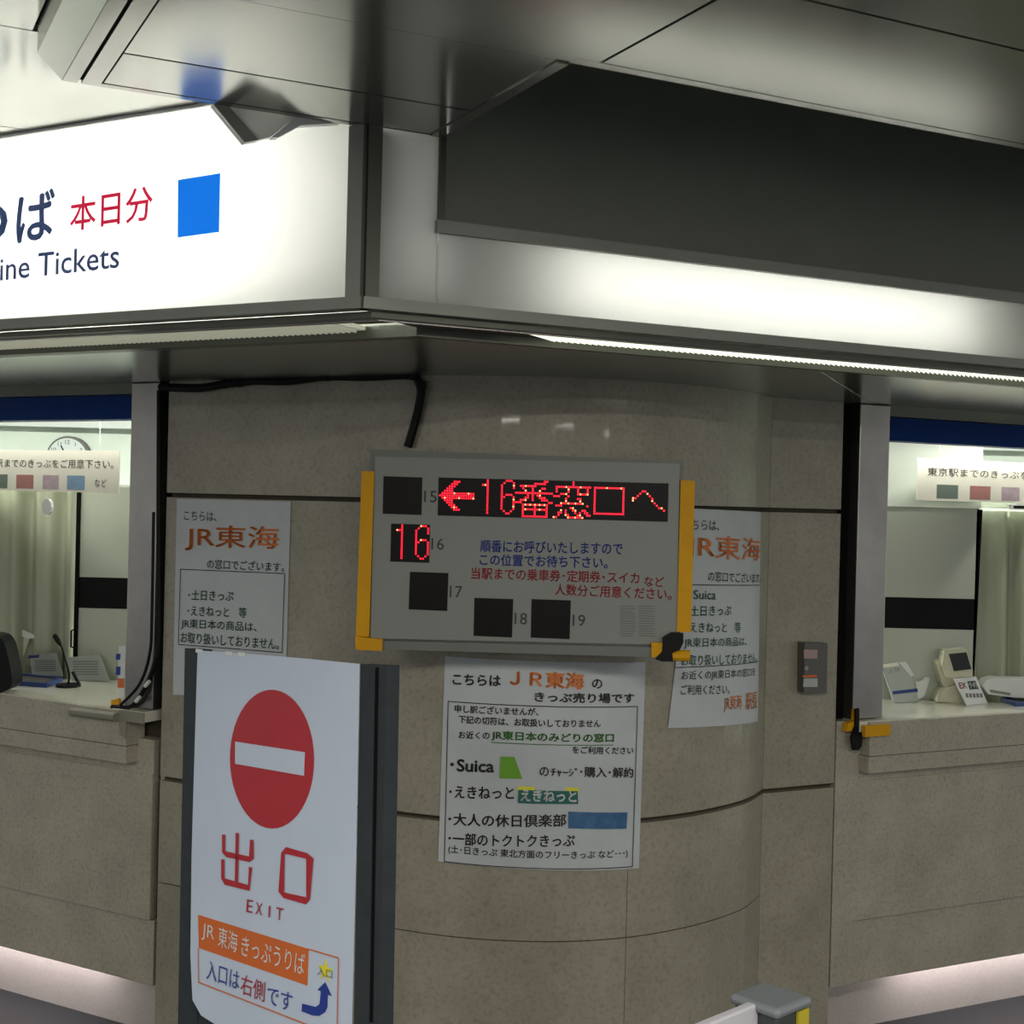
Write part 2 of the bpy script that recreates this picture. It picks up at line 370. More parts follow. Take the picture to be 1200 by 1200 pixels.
# stone wall round the column: backing and single slabs
wall = empty('wall_column', (0, 3.9, 0), kind='structure')
bpts = [WALL.pos(u, 0, -0.022) for u in [WALL.s[-1] * k / 30 for k in range(31)]]
rend = R1 - nR * 0.022
poly = [Vector((p.x, p.y, 0)) for p in bpts] + [Vector((rend.x, rend.y, 0)), rend - nR * 0.12 + Vector((0, 0, 0)), Vector((0.15, 4.35, 0)), L0 - nL * 0.14]
prism('wall_core', poly, (0, 0, 2.55), GROUT, wall)
def wall_slab(S, u0, u1, z0, z1, nu, material=STONE):
    return plate_uv('stone_slab', S, ((u0, z1), (u1, z1), (u1, z0), (u0, z0)), material, wall, -0.022, 0.022, nu)
uE = WALL.s[-1]; uS = WALL.uv(734, 1080)[0]; g = 0.0065
rows = [(1.6 + g, Z_TOP), (0.797 + g, 1.6 - g), (0.5025, 0.797 - g), (0.0, 0.4995)]
for k, (z0, z1) in enumerate(rows):
    if k < 2: wall_slab(WALL, 0.0, uE, z0, z1, 44)
    else:
        wall_slab(WALL, 0.0, uS - 0.0008, z0, z1, 30); wall_slab(WALL, uS + 0.0008, uE, z0, z1, 18)
for z0, z1 in [(1.6 + g, Z_TOP), (0.797 + g, 1.6 - g), (0.0, 0.797 - g)]:
    wall_slab(RW, 0.001, 0.258, z0, z1, 1)

# ------------------------------------------------------------------ ticket frontages
def frontage(side):
    left = side == 'left'
    F_ = LF if left else RF; T = tL if left else tR; N = nL if left else nR
    o = L0 if left else R1
    def U(px, py=850): return abs(F_.uv(px, py)[0])                        # distance along the frontage from the pier
    def pb(name, a0, a1, b0, b1, z0, z1, material, parent, bevel=0.0):       # a along, b outwards
        vs = [o + T * a + N * b + Vector((0, 0, z)) for a in (a0, a1) for b in (b0, b1) for z in (z0, z1)]
        fs = [(0, 1, 3, 2), (4, 6, 7, 5), (0, 4, 5, 1), (2, 3, 7, 6), (0, 2, 6, 4), (1, 5, 7, 3)]
        return mk(name, vs, fs, material, parent, bevel=bevel)
    E = 2.6
    a_p0, a_p1 = (U(184, 650), U(151, 650)) if left else (U(1003, 650), U(1038, 650))
    # header above the window
    hd = empty('wall_header_' + side, o, kind='structure')
    pb('header_core', 0, E, -0.14, 0.0, 1.9515, 2.75, DKSTEEL, hd); pb('header_fill', 0, a_p1, -0.14, 0.0, 1.921, 1.951, DKSTEEL, hd)
    pb('header_trim', a_p1, E, -0.12, -0.001, 1.889, 1.951, DKSTEEL, hd)
    pb('blue_band', a_p1, E, -0.10, -0.03, 1.818, 1.888, NAVY, hd)
    # dark gap and steel post
    pst = tag(empty('window_post', o + T * a_p0, ), ('brushed steel post on the %s side of the rounded stone column' % side), 'post')
    pb('gap_channel', 0.001, a_p0 - 0.002, -0.13, -0.035, 0.985, 1.9199, GAP, pst)
    pb('post_sheet', a_p0, a_p1, -0.10, 0.004, 0.987, 1.9199, STEEL, pst, bevel=0.003)
    # counter
    if left: fa, ba = U(161, 860), U(177, 980)
    else: fa, ba = U(1007, 870), U(987, 990)
    ct = empty('ticket_counter', o + T * 1.0, 'long pale stone ticket counter ' + ('left of the exit sign, lit from below' if left else 'right of the rounded column, beside the small grey wall box'), 'counter')
    if left: ct['label'] = 'pale stone ticket counter left of the exit sign, with dark microphone on it'
    def outline(f, bk, yb):
        q = lambda a, b: o + T * a + N * b
        ax = (yb - o.y - N.y * bk) / T.y                       # where the back line meets the partition plane
        s0 = q(a_p0 if f > 0 else 0.004, f); k = (yb - s0.y) / (-N.y)
        return [s0, q(E, f), q(E, bk), q(ax, bk), s0 - N * k]
    prism('worktop', [p + Vector((0, 0, 0.955)) for p in outline(0.035, -0.12, 4.495)], (0, 0, 0.03), TOPW, ct)
    pb('fascia_slab', fa, E, -0.03, 0.045, 0.883, 0.9835, STONE2, ct, bevel=0.002)
    pb('fascia_slab', fa, E, -0.03, 0.043, 0.832, 0.8815, STONE2, ct, bevel=0.002)
    pb('shadow_gap', ba, E, -0.06, -0.004, 0.800, 0.90, STONE2, ct)
    pb('front_slab', ba, E, -0.03, 0.0, 0.386, 0.803, STONE2, ct, bevel=0.002)
    pb('front_slab', ba - 0.008, E, -0.04, -0.012, 0.197, 0.384, STONE2, ct, bevel=0.002)
    pb('side_slab', 0.002, (fa if not left else ba - 0.012), -0.03, (-0.0005 if not left else -0.02), 0.2, 0.95 if left else 0.9835, STONE2, ct)
    prism('counter_core', [p + Vector((0, 0, 0.21)) for p in outline(-0.045, -0.115, 4.48)], (0, 0, 0.74), GROUT, ct)
    pb('base_slab', 0.0, E, -0.30, -0.14, 0.0, 0.30, BASEST, ct)
    # fluorescent tube under the counter
    a0, a1 = (U(92, 1135), 2.4) if left else (U(1085, 1145), 2.4)
    c = o + T * ((a0 + a1) / 2) + N * -0.065 + Vector((0, 0, 0.193))
    area('counter_underlight', c, a1 - a0, 0.03, 3.4, (1.0, 0.90, 0.92), direction=(-N.x * 0.8, -N.y * 0.8, -0.75), xdir=T)
    return U, pb, a_p0, a_p1, ct
UL, pbL, _, _, ctL = frontage('left')
UR, pbR, _, _, ctR = frontage('right')

# canopy soffit from the walls out to the illuminated sign
S0 = Vector((-0.276, 2.44, 0)); HB, HT = 1.96, 2.355
SR = Plane((S0.x, S0.y, 0), tR); SL = Plane((S0.x, S0.y, 0), -tL)
def lines_meet(p, d, q, e):
    den = d.x * e.y - d.y * e.x; k = ((q.x - p.x) * e.y - (q.y - p.y) * e.x) / den; return p + d * k
def canopy_pt(a, bl, br):
    """corner of the two frontal lines set bl / br behind the left / right sign faces"""
    return lines_meet(S0 - nL * bl, tL, S0 - nR * br, tR)
cL, cR_ = 0.235, 0.145
corner = canopy_pt(0, cL, cR_)
soff = empty('ceiling_soffit', (0, 3.2, Z_TOP), kind='structure')
def flat(name, pts, z0, z1, material, parent, bevel=0.0):
    return prism(name, [(p.x, p.y, z0) for p in pts], (0, 0, z1 - z0), material, parent, bevel)
inner = [Vector((p.x, p.y, 0)) for p in [WALL.pos(uE * k / 24, 0, 0.004) for k in range(25)]]
cl_end, cr_end = corner + tL * 3.4, corner + tR * 3.4
le, re_ = L0 + tL * 2.6, R1 + tR * 2.6
# two soffit sheets meeting under the post lines, and a central one
flat('soffit_sheet', [cl_end, corner + tL * 0.86, L0 - tL * 0.0 + nL * 0.003 + tL * 0.16, le + nL * 0.003], Z_TOP + 0.0015, Z_TOP + 0.03, SOFF, soff)
flat('soffit_sheet', [corner + tL * 0.86, corner, corner + tR * 0.95, R1 + nR * 0.003 + tR * 0.10, R1 + nR * 0.003] + list(reversed(inner)) + [L0 + nL * 0.003 + tL * 0.16], Z_TOP, Z_TOP + 0.03, SOFF, soff)
flat('soffit_sheet', [cr_end, corner + tR * 0.95, R1 + nR * 0.003 + tR * 0.10, re_ + nR * 0.003], Z_TOP + 0.0015, Z_TOP + 0.03, SOFF, soff)

# ------------------------------------------------------------------ illuminated signs
def strip(name, bl0, bl1, br0, br1, z0, z1, material, parent, which, a0=0.0, a1=3.2):
    if which == 'L': A, B, t = canopy_pt(0, bl0, br0), canopy_pt(0, bl1, br1), tL
    else: A, B, t = canopy_pt(0, bl0, br0), canopy_pt(0, bl1, br1), tR
    return flat(name, [A + t * a0, A + t * a1, B + t * a1, B + t * a0], z0, z1, material, parent)
E2 = 3.2
def pbx(T, N, name, a0, a1, b0, b1, z0, z1, material, parent, bevel=0.0):
    vs = [S0 + T * a + N * b + Vector((0, 0, z)) for a in (a0, a1) for b in (b0, b1) for z in (z0, z1)]
    fs = [(0, 1, 3, 2), (4, 6, 7, 5), (0, 4, 5, 1), (2, 3, 7, 6), (0, 2, 6, 4), (1, 5, 7, 3)]
    return mk(name, vs, fs, material, parent, bevel=bevel)
aL0 = abs(SL.uv(408, 250)[0]); aR0 = SR.uv(446, 250)[0]; aR1 = 0.150
cbL = (canopy_pt(0, 0.225, 0.135) - S0); aBL, aBR = cbL.dot(tL) + 0.01, cbL.dot(tR) + 0.01
sgL = empty('illuminated_sign', S0 + tL * 1.2 + Vector((0, 0, HB)), 'brightly backlit white ticket sign with red characters and blue square', 'sign')
pbx(tL, nL, 'acrylic_panel', aL0, E2, -0.008, -0.004, HB + 0.003, HT - 0.006, ACRYL, sgL)
pbx(tL, nL, 'bottom_rail', 0.0, E2, -0.03, 0.006, HB - 0.018, HB + 0.003, FRAME, sgL)
pbx(tL, nL, 'top_rail', 0.35, E2, -0.03, 0.001, HT - 0.006, HT - 0.001, WHITEP, sgL)
pbx(tL, nL, 'corner_rail', 0.004, aL0, -0.03, 0.004, HB + 0.003, 2.27, FRAME, sgL)
pbx(tL, nL, 'back_box', aBL, E2, -0.225, -0.22, HB, HT, WHITEP, sgL)
_q = canopy_pt(0, 0.215, 0.128); _e = Vector((-( _q - S0).y, (_q - S0).x, 0)).normalized() * 0.002; _s = S0 + (_q - S0) * 0.17
prism('corner_light_block', [p + Vector((0, 0, HB + 0.004)) for p in (_s - _e, _s + _e, _q + _e, _q - _e)], (0, 0, 0.30), WHITEP, sgL)  # added unseen plate, keeps the left tubes from lighting the right panel
sgR = empty('illuminated_sign', S0 + tR * 1.2 + Vector((0, 0, HB)), 'blank white light strip under the dark ceiling recess, right of the sign corner', 'sign')
pbx(tR, nR, 'acrylic_panel', aR0, aR1 - 0.006, -0.008, -0.004, HB + 0.003, 2.269, ACRYL, sgR)
pbx(tR, nR, 'acrylic_panel', aR1 - 0.003, E2, -0.008, -0.004, HB + 0.003, 2.092, ACRYL, sgR)
pbx(tR, nR, 'bottom_rail', 0.0, E2, -0.03, 0.006, HB - 0.018, HB + 0.003, FRAME, sgR)
pbx(tR, nR, 'recess_rail', aR1 - 0.012, E2, -0.05, 0.008, 2.092, 2.115, FRAME, sgR)
pbx(tR, nR, 'corner_rail', 0.004, aR0, -0.03, 0.002, HB + 0.003, 2.27, DKSTEEL, sgR)
pbx(tR, nR, 'recess_edge', aR1 - 0.008, aR1 + 0.004, -0.06, 0.004, 2.115, 2.272, DKSTEEL, sgR)
pbx(tR, nR, 'back_box', aBR, E2, -0.135, -0.13, HB, 2.11, WHITEP, sgR)
pbx(tR, nR, 'top_plate', aR1, E2, -0.13, -0.05, 2.10, 2.108, WHITEP, sgR)
vp = tag(pbx(tR, nR, 'wall_recess', aR1 - 0.003, E2, -0.075, -0.06, 2.115, 2.86, VOID, None), kind='structure')
# the tubes inside, and a small added light for the corner pane
c = S0 + tL * (0.21 + 1.45) - nL * 0.15
for z in (2.08, 2.24):
    area('sign_light', c + Vector((0, 0, z)), 2.9, 0.05, 40, (1.0, 1.0, 0.95), direction=nL, xdir=tL)
c = S0 + tR * 0.935 - nR * 0.10
area('sign_light', c + Vector((0, 0, 2.035)), 1.04, 0.045, 6.2, (1.0, 1.0, 0.95), direction=nR, xdir=tR)
c = S0 + tR * 0.115 - nR * 0.05
area('sign_light', c + Vector((0, 0, 2.12)), 0.13, 0.26, 0.11, (0.98, 1.0, 0.95), direction=nR, xdir=tR)  # no tube: added light, sized to brighten the small pane evenly
area('sign_light', S0 + tR * 2.95 - nR * 0.10 + Vector((0, 0, 2.035)), 0.9, 0.03, 5.0, (1.0, 1.0, 0.95), direction=nR, xdir=tR)
# sign lettering
SLf = SL.shifted(-0.004)
plate('blue_square', SLf, [(209, 211), (258.5, 203), (257, 272), (208.5, 278.5)], S_BLUE, sgL, 0.0006, 0.0004)
text(SLf, '本日分', (82, 272), (179, 258), 40, S_RED, sgL, 0.012, 0.001)
text(SLf, 'ば', (19, 286), (64, 279), 58, S_NAVY, sgL, 0.02, 0.001)
text(SLf, 'り', (-32, 293), (9, 286), 50, S_NAVY, sgL, 0.02, 0.001)
text(SLf, 'う', (-88, 300), (-45, 294), 56, S_NAVY, sgL, 0.02, 0.001)
text(SLf, 'Line Tickets', (-14, 331), (140, 314), 27, S_NAVY, sgL, 0.008, 0.001)
# underside rails with ribbed light slots
und = empty('canopy_edge', corner + Vector((0, 0, Z_TOP)), 'stepped metal canopy edge with ribbed light slots under the signs', 'canopy')
def rails(which, cL0, T):
    W = cL if which == 'L' else cR_
    def s(name, f0, f1, z0, z1, material, a0=0.0, a1=3.2, sub=None):
        return strip(name, cL * f0, cL * f1, cR_ * f0, cR_ * f1, z0, z1, material, sub or und, which, a0, a1)
    s('edge_rail', 0.13, 0.24, 1.930, 1.941, DKSTEEL)
    s('edge_rail', 0.24, 0.29, 1.927, 1.94, STEEL)
    if which == 'L':
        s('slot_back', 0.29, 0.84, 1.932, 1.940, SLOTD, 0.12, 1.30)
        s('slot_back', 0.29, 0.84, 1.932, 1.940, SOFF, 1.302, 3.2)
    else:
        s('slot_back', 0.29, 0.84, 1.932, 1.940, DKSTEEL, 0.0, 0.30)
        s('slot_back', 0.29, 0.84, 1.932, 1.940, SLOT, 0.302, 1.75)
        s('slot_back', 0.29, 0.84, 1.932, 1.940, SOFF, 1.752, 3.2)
    s('edge_rail', 0.84, 1.0, Z_TOP - 0.004, 1.94, DKSTEEL)
    # ribs of the louvre, joined
    vs = []; fs = []
    A, B = canopy_pt(0, cL * .30, cR_ * .30), canopy_pt(0, cL * .83, cR_ * .83)
    a = 0.14 if which == 'L' else 0.30
    while a < (1.30 if which == 'L' else 1.75):
        for p in (A + T * a, A + T * (a + 0.003), B + T * (a + 0.003), B + T * a):
            vs.append((p.x, p.y, 1.932)); vs.append((p.x, p.y, 1.9275))
        k = len(vs) - 8
        fs += [(k + 1, k + 3, k + 5, k + 7), (k, k + 2, k + 3, k + 1), (k + 2, k + 4, k + 5, k + 3), (k + 4, k + 6, k + 7, k + 5), (k + 6, k, k + 1, k + 7)]
        a += 0.014
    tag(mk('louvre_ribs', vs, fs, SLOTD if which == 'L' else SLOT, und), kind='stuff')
rails('L', cL, tL); rails('R', cR_, tR)

# ------------------------------------------------------------------ ceiling
ce = empty('ceiling', S0 + Vector((0, 0, 2.27)), kind='structure')
def ab(a, b, z): p = S0 + tR * a + nR * b; return Vector((p.x, p.y, z))
def cpanel(a0, a1, b0, b1, z=2.27, th=0.012, material=CEIL, gap=0.0028, name='ceiling_panel'):
    a0 += gap; a1 -= gap; b0 += gap; b1 -= gap
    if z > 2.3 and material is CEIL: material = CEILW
    return prism(name, [ab(a0, b0, z), ab(a1, b0, z), ab(a1, b1, z), ab(a0, b1, z)], (0, 0, th), material, ce)
# dropped bulkhead, one panel after another
aX = 0.146; bX = 0.482
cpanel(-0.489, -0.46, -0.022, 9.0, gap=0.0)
cpanel(-0.4599, aX, -0.022, -0.004, gap=0.0)
cpanel(-0.457, aX - 0.022, 0.002, 0.170, gap=0.0)
cpanel(-0.457, aX - 0.022, 0.1765, bX - 0.001, gap=0.0)
cpanel(aX - 0.0215, aX, -0.0038, bX - 0.0012, z=2.2675, gap=0.0)
cpanel(-0.46, 0.187, bX + 0.0, 0.865 + 0.6) if False else None
prism('ceiling_panel', [ab(aX, bX, 2.2702), ab(aX, bX - 0.001, 2.2702), ab(-0.457, bX - 0.001, 2.2702), ab(-0.457, 2.4, 2.2702), ab(0.184, 2.4, 2.2702), ab(0.184, 0.5, 2.2702), ab(aX, 0.5, 2.2702)], (0, 0, 0.012), CEIL, ce)
cpanel(aX, 4.2, bX, 0.506, gap=0.0005)
cpanel(0.187, 1.9, 0.506, 0.865); cpanel(1.9, 4.2, 0.506, 0.865)
for i, (a0, a1) in enumerate([(0.187, 1.9), (1.9, 4.2)]):
    b = 0.865
    while b < 8.0: cpanel(a0, a1, b, b + 0.9); b += 0.9
b = 2.4
while b < 8.5: cpanel(-0.46, 0.187, b, b + 0.9); b += 0.9
# black backing of the joints
prism('joint_backing', [ab(-0.488, -0.02, 2.283), ab(aX - 0.002, -0.02, 2.283), ab(aX - 0.002, bX + 0.003, 2.283), ab(4.2, bX + 0.003, 2.283), ab(4.2, 9, 2.283), ab(-0.488, 9, 2.283)], (0, 0, 0.02), GAP, ce)
# profiled edge of the bulkhead on its left side: groove, lip, chamfer and upright face
prism('edge_lip', [ab(-0.495, -0.022, 2.27), ab(-0.519, -0.022, 2.27), ab(-0.519, 9, 2.27), ab(-0.495, 9, 2.27)], (0, 0, 0.012), CEIL, ce)
prism('edge_chamfer', [ab(-0.5195, -0.022, 2.271), ab(-0.558, -0.022, 2.309), ab(-0.558, -0.022, 2.36), ab(-0.5195, -0.022, 2.36)], nR * 9.0, SOFF, ce)
prism('edge_groove', [ab(-0.489, -0.020, 2.276), ab(-0.519, -0.020, 2.276), ab(-0.519, 9, 2.276), ab(-0.489, 9, 2.276)], (0, 0, 0.02), GAP, ce)
# rear face of the bulkhead and the inner faces of the recess
prism('bulkhead_face', [ab(-0.519, -0.022, 2.283), ab(aX, -0.022, 2.283), ab(aX, -0.016, 2.283), ab(-0.519, -0.016, 2.283)], (0, 0, 0.085), CEIL, ce)
prism('recess_side', [ab(aX - 0.012, 0.0, 2.283), ab(aX, 0.0, 2.283), ab(aX, bX, 2.283), ab(aX - 0.012, bX, 2.283)], (0, 0, 0.57), VOID, ce)
prism('recess_side', [ab(aX, bX, 2.283), ab(4.2, bX, 2.283), ab(4.2, bX + 0.012, 2.283), ab(aX, bX + 0.012, 2.283)], (0, 0, 0.57), VOID, ce)
prism('recess_top', [ab(aX - 0.01, -0.07, 2.855), ab(4.2, -0.07, 2.855), ab(4.2, bX + 0.01, 2.855), ab(aX - 0.01, bX + 0.01, 2.855)], (0, 0, 0.02), VOID, ce)
# higher glossy ceiling to the left
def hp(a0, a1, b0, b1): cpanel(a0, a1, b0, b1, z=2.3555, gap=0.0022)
bs = [-3.6, -2.9, -2.35, -1.8, -1.25, -0.70]
b0_ = at_z(0, 148, 2.355) - S0; bs_a = b0_.dot(nR)
b1_ = at_z(0, 30, 2.355) - S0; bs_b = b1_.dot(nR)
bl = [bs_a - 3 * 0.55, bs_a - 2 * 0.55, bs_a - 0.55, bs_a, bs_b, bs_b + 0.55, bs_b + 1.1, bs_b + 1.65, bs_b + 2.2, bs_b + 3.2, bs_b + 4.2, bs_b + 5.5, bs_b + 7]
for i in range(len(bl) - 1):
    hp(-4.4, -2.2, bl[i], bl[i + 1])
    if bl[i] > bs_b - 0.01: hp(-2.2, -0.56, bl[i], bl[i + 1])
    elif bl[i + 1] < 0: hp(-2.2, 0.4, bl[i], bl[i + 1])
    else: hp(-2.2, -0.5625, bl[i], bl[i + 1]); (cpanel(-0.5570, 0.12, bl[i], -0.022, z=2.3555, gap=0.0) if bl[i] < -0.02 else None)
prism('joint_backing', [ab(-4.4, -3, 2.3685), ab(aX - 0.02, -3, 2.3685), ab(aX - 0.02, 9, 2.3685), ab(-4.4, 9, 2.3685)], (0, 0, 0.02), GAP, ce)
# added solid shape for the bulkhead edge's reflection in the glossy sign
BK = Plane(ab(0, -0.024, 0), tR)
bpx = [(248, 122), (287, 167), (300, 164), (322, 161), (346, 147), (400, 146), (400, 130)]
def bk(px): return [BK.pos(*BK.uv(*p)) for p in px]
br = empty('reflection_shape', BK.pos(*BK.uv(300, 140)), 'small tapered grey shape standing in for a reflection between ceiling edge and bright sign', 'bracket')
prism('reflection_edge', bk([(250, 122), (287, 167), (303, 164), (268, 124)]), nR * -0.02, FRAME, br)
prism('reflection_body', bk([(268, 124), (303, 164), (318, 160), (345, 138), (345, 124)]), nR * -0.016, ACRYL, br)  # translucent so the sign behind brightens the reflection shape
prism('reflection_edge', bk([(345, 124), (345, 138), (318, 161), (326, 161), (352, 147), (400, 144), (400, 128)]), nR * -0.02, WHITEP, br)

# ------------------------------------------------------------------ numbers board on the column
BD = Plane(at_y(615, 650, 3.27), (0.998, -0.05, 0))
bd = empty('call_number_board', BD.pos(*BD.uv(615, 768), -0.03), 'grey call number display board with red lit digits, hung on the column', 'display board')
hc = [(433, 526), (801, 540), (797, 771), (427, 757)]
plate('housing', BD, hc, HOUS, bd, -0.12, 0.112, 1)
bpy.context.view_layer.update()
plate('face', BD, [(439.5, 535), (796.5, 543.5), (793, 756), (434, 748)], BOARD, bd, -0.008, 0.010)
plate('bottom_lip', BD, [(434, 750), (793, 758.5), (793, 770.5), (433, 760)], HOUS, bd, -0.008, 0.018)
BF = BD.shifted(0.0022)
def rot(p): return p
for q in ([(449.5, 558), (495, 559.5), (494, 603.5), (448.5, 602)], [(458.5, 613.5), (504, 615), (503, 659.5), (457.5, 658)],
          [(480.5, 670), (525.5, 671.5), (524, 716), (479, 714)], [(556, 700.5), (601.5, 702), (600, 747), (555, 745)],
          [(623, 702), (669, 703.5), (667.5, 749), (622, 747)]):
    plate('digit_window', BF, q, LEDBK, bd, 0.0, 0.0012)
plate('message_window', BF, [(514, 559.5), (783.5, 566.5), (782.5, 611.5), (513, 604)], LEDBK, bd, 0.0, 0.0012)
ARROW = ["", "......####......", ".....####.......", "....####........", "...####.........", "..####..........", ".####...........", "###############.", "###############.", "###############.",
         ".####...........", "..####..........", "...####.........", "....####........", ".....####.......", ""]
ARROW = ["................", "......###.......", ".....###........", "....###.........", "...###..........", "..####..........", ".##############.", "###############.", ".##############.",
         "..####..........", "...###..........", "....###.........", ".....###........", "......###.......", "................", "................"]
SIXT = ["....#.......###.", "....#......#...#", "..###.....#....#", "....#.....#....#", "....#.....#.....", "....#.....#.....", "....#.....#.###.", "....#.....##...#", "....#.....#....#",
        "....#.....#....#", "....#.....#....#", "....#.....#....#", "....#.....#....#", "....#......#..#.", "....#.......##..", "................"]
BAN = ["............##..", "........#####...", "..#######.......", "...#...#...##...", "....#..#..#.....", "################", ".....#.#.##.....", "....##.#..###...", "..###..#...###..",
       "###...........##", "...###########..", "...#....#....#..", "...###########..", "...#....#....#..", "...#....#....#..", "...###########.."]
MADO = ["........#.......", "........#.......", ".###############", ".#....#...#...#.", ".#....#...#...#.", "...###....#####.", "###...#.........", ".....#....##....", ".....#.....#....",
        "...##########...", ".###..........#.", ".......##.......", "...#.#..##..##..", "..##.#...#.#.##.", "..#..##...##..##", "##....#######..."]
KUCHI = ["................", "................", ".#############..", ".#...........#..", ".#...........#..", ".#...........#..", ".#...........#..", ".#...........#..", ".#...........#..",
         ".#...........#..", ".#...........#..", ".#...........#..", ".#...........#..", ".#############..", "................", "................"]
HE = ["................", "................", "................", ".....##.........", "....#..#........", "...#....#.......", ".##......#......", ".#.......#......", "..........#.....",
      "...........#....", "............##..", "..............#.", "................", "................", "................", "................"]
def dots(name, bm_list, corners, cell_cols, parent, material, pick):
    TL, TR, BR, BL = [Vector(BF.uv(*p)) for p in corners]; vs = []; fs = []
    tot = 16 * len(bm_list)
    for ci, bmp in enumerate(bm_list):
        for r, row in enumerate(bmp):
            for cc, ch in enumerate(row[:16]):
                if ch != '#' or pick(ci, r, cc): continue
                a = (ci * 16 + cc + 0.5) / tot; b = (r + 0.5) / 16
                p = TL.lerp(TR, a).lerp(BL.lerp(BR, a), b); rad = 0.0024; k = len(vs)
                for i in range(8): vs.append(BF.pos(p.x + rad * math.cos(i * math.pi / 4), p.y + rad * math.sin(i * math.pi / 4), 0.0022))
                fs.append(tuple(range(k, k + 8)))
    o = mk(name, vs, fs, material, parent); return o
hot = lambda ci, r, c: (ci * 131 + r * 29 + c * 17 + r * c * 7) % 6 == 0
msg = [ARROW, SIXT, BAN, MADO, KUCHI, HE]; mc = [(515, 560), (783, 567), (782, 611), (514, 603.5)]
tag(dots('lit_dots', msg, mc, 16, bd, LED, hot), kind='stuff'); tag(dots('lit_dots', msg, mc, 16, bd, LEDO, lambda *a: not hot(*a)), kind='stuff')
nc = [(459, 614), (503.5, 615.5), (502.5, 659), (458, 657.5)]
tag(dots('lit_dots', [SIXT], nc, 16, bd, LED, hot), kind='stuff'); tag(dots('lit_dots', [SIXT], nc, 16, bd, LEDO, lambda *a: not hot(*a)), kind='stuff')
for t, x, y in [('15', 497, 588.5), ('16', 505.5, 644), ('17', 527, 700), ('18', 603, 731.5), ('19', 671, 733.5)]:
    text(BF, t, (x, y), (x + 14.5, y + .4), 13.5, INKK, bd, 0.0, 0.001)
text(BF, '順番にお呼びいたしますので', (562.5, 647), (729.5, 650.5), 14.5, INKB, bd, 0.018, 0.001)
text(BF, 'この位置でお待ち下さい。', (562, 662.5), (712, 666.5), 14, INKB, bd, 0.018, 0.001)
text(BF, '当駅までの乗車券･定期券･スイカ', (552, 678.5), (749, 684.5), 14, INKR, bd, 0.015, 0.001)
text(BF, 'など', (755, 687), (778, 688), 12, INKR, bd, 0.015, 0.001)
text(BF, '人数分ご用意ください。', (650, 697.5), (787, 703.5), 14, INKR, bd, 0.015, 0.001)
vs = []; fs = []
for cidx, (x0, x1) in enumerate([(727, 745), (748.5, 767.5)]):
    for k in range(13):
        y = 709.5 + k * 2.9; xe = x1 - R.choice([0, 0, 1, 3]); q = len(vs)
        for p in ((x0, y), (xe, y + .4), (xe, y + 1.6), (x0, y + 1.2)): vs.append(BF.pos(*BF.uv(*p), 0.001))
        fs.append((q, q + 1, q + 2, q + 3))
tag(mk('small_print', vs, fs, INKGREY, bd), kind='stuff')
# yellow guards on the board's edges
def guard(name, px, off, th): return plate(name, BD, px, YEL, bd, off, th)
guard('edge_guard', [(424.5, 552), (439, 552.5), (433, 746), (417.5, 745)], -0.06, 0.068)
guard('edge_guard', [(417.5, 745), (449.5, 748.5), (449, 762), (418, 760.5)], -0.06, 0.078)
guard('edge_guard', [(797.5, 562.5), (814, 563.5), (809.5, 740.5), (793, 740)], -0.06, 0.068)
guard('edge_guard', [(763, 752), (776, 752.5), (774, 771), (763, 769)], -0.03, 0.048)
tube('edge_guard', [BD.pos(*BD.uv(785, 767.5), 0.01), BD.pos(*BD.uv(808, 768), 0.01)], 0.0135, YEL, bd, 10)
T_ = [BF.uv(*p) for p in [(776, 746), (786, 740), (800, 741), (800, 752), (796, 760), (787, 764), (788, 774), (775, 774), (767, 771), (776, 762)]]
poly_on('black_tape', BF, T_, BLACK, bd, 0.012, 0.012)

# ------------------------------------------------------------------ notices taped on the stone
def notice(px, label, S=WALL, nu=14, off=0.002, name='paper_notice', wav=0.0008):
    o = plate(name, S, px, PAPER, None, off, 0.0006, nu, wav)
    return tag(o, label, 'notice')
O = 0.0055
n1 = notice([(208, 584.5), (341.5, 588), (335, 818), (203.5, 814)], 'white paper notice with orange heading, left of the board, partly behind the exit sign')
text(WALL, 'こちらは、', (217, 609.5), (255, 611), 11, INKK, n1, 0.0, O)
text(WALL, 'JR東海', (218, 645), (328, 648), 30, INKO, n1, 0.012, O)
text(WALL, 'の窓口でございます。', (244, 666), (334, 670), 11, INKK, n1, 0.004, O)
for a, b in [((213, 667), (335, 672)), ((335, 672), (332, 764.5)), ((332, 764.5), (210.5, 755)), ((210.5, 755), (213, 667))]: line(WALL, a, b, 0.0022, INKK, n1, O)
for t, a, b, h in [('･土日きっぷ', (222, 703), (275, 704.5), 12), ('･えきねっと　等', (221, 721.5), (290, 724), 12), ('JR東日本の商品は、', (213.5, 737), (302, 742), 12.5), ('お取り扱いしておりません。', (213, 753), (328, 761.5), 13)]:
    text(WALL, t, a, b, h, INKG, n1, 0.008, O)
n2 = notice([(812, 596), (890.5, 600), (887, 845), (782, 853)], 'white paper notice curving round the right of the column, half hidden by the board')
text(WALL, 'こちらは、', (799, 620), (841, 622), 12, INKK, n2, 0.0, O)
text(WALL, 'JR東海', (801, 657), (888, 662), 33, INKO, n2, 0.01, O)
text(WALL, 'の窓口でございます。', (828, 681), (889, 683), 12, INKK, n2, 0.004, O)
line(WALL, (806, 685), (888, 685.5), 0.0022, INKK, n2, O)
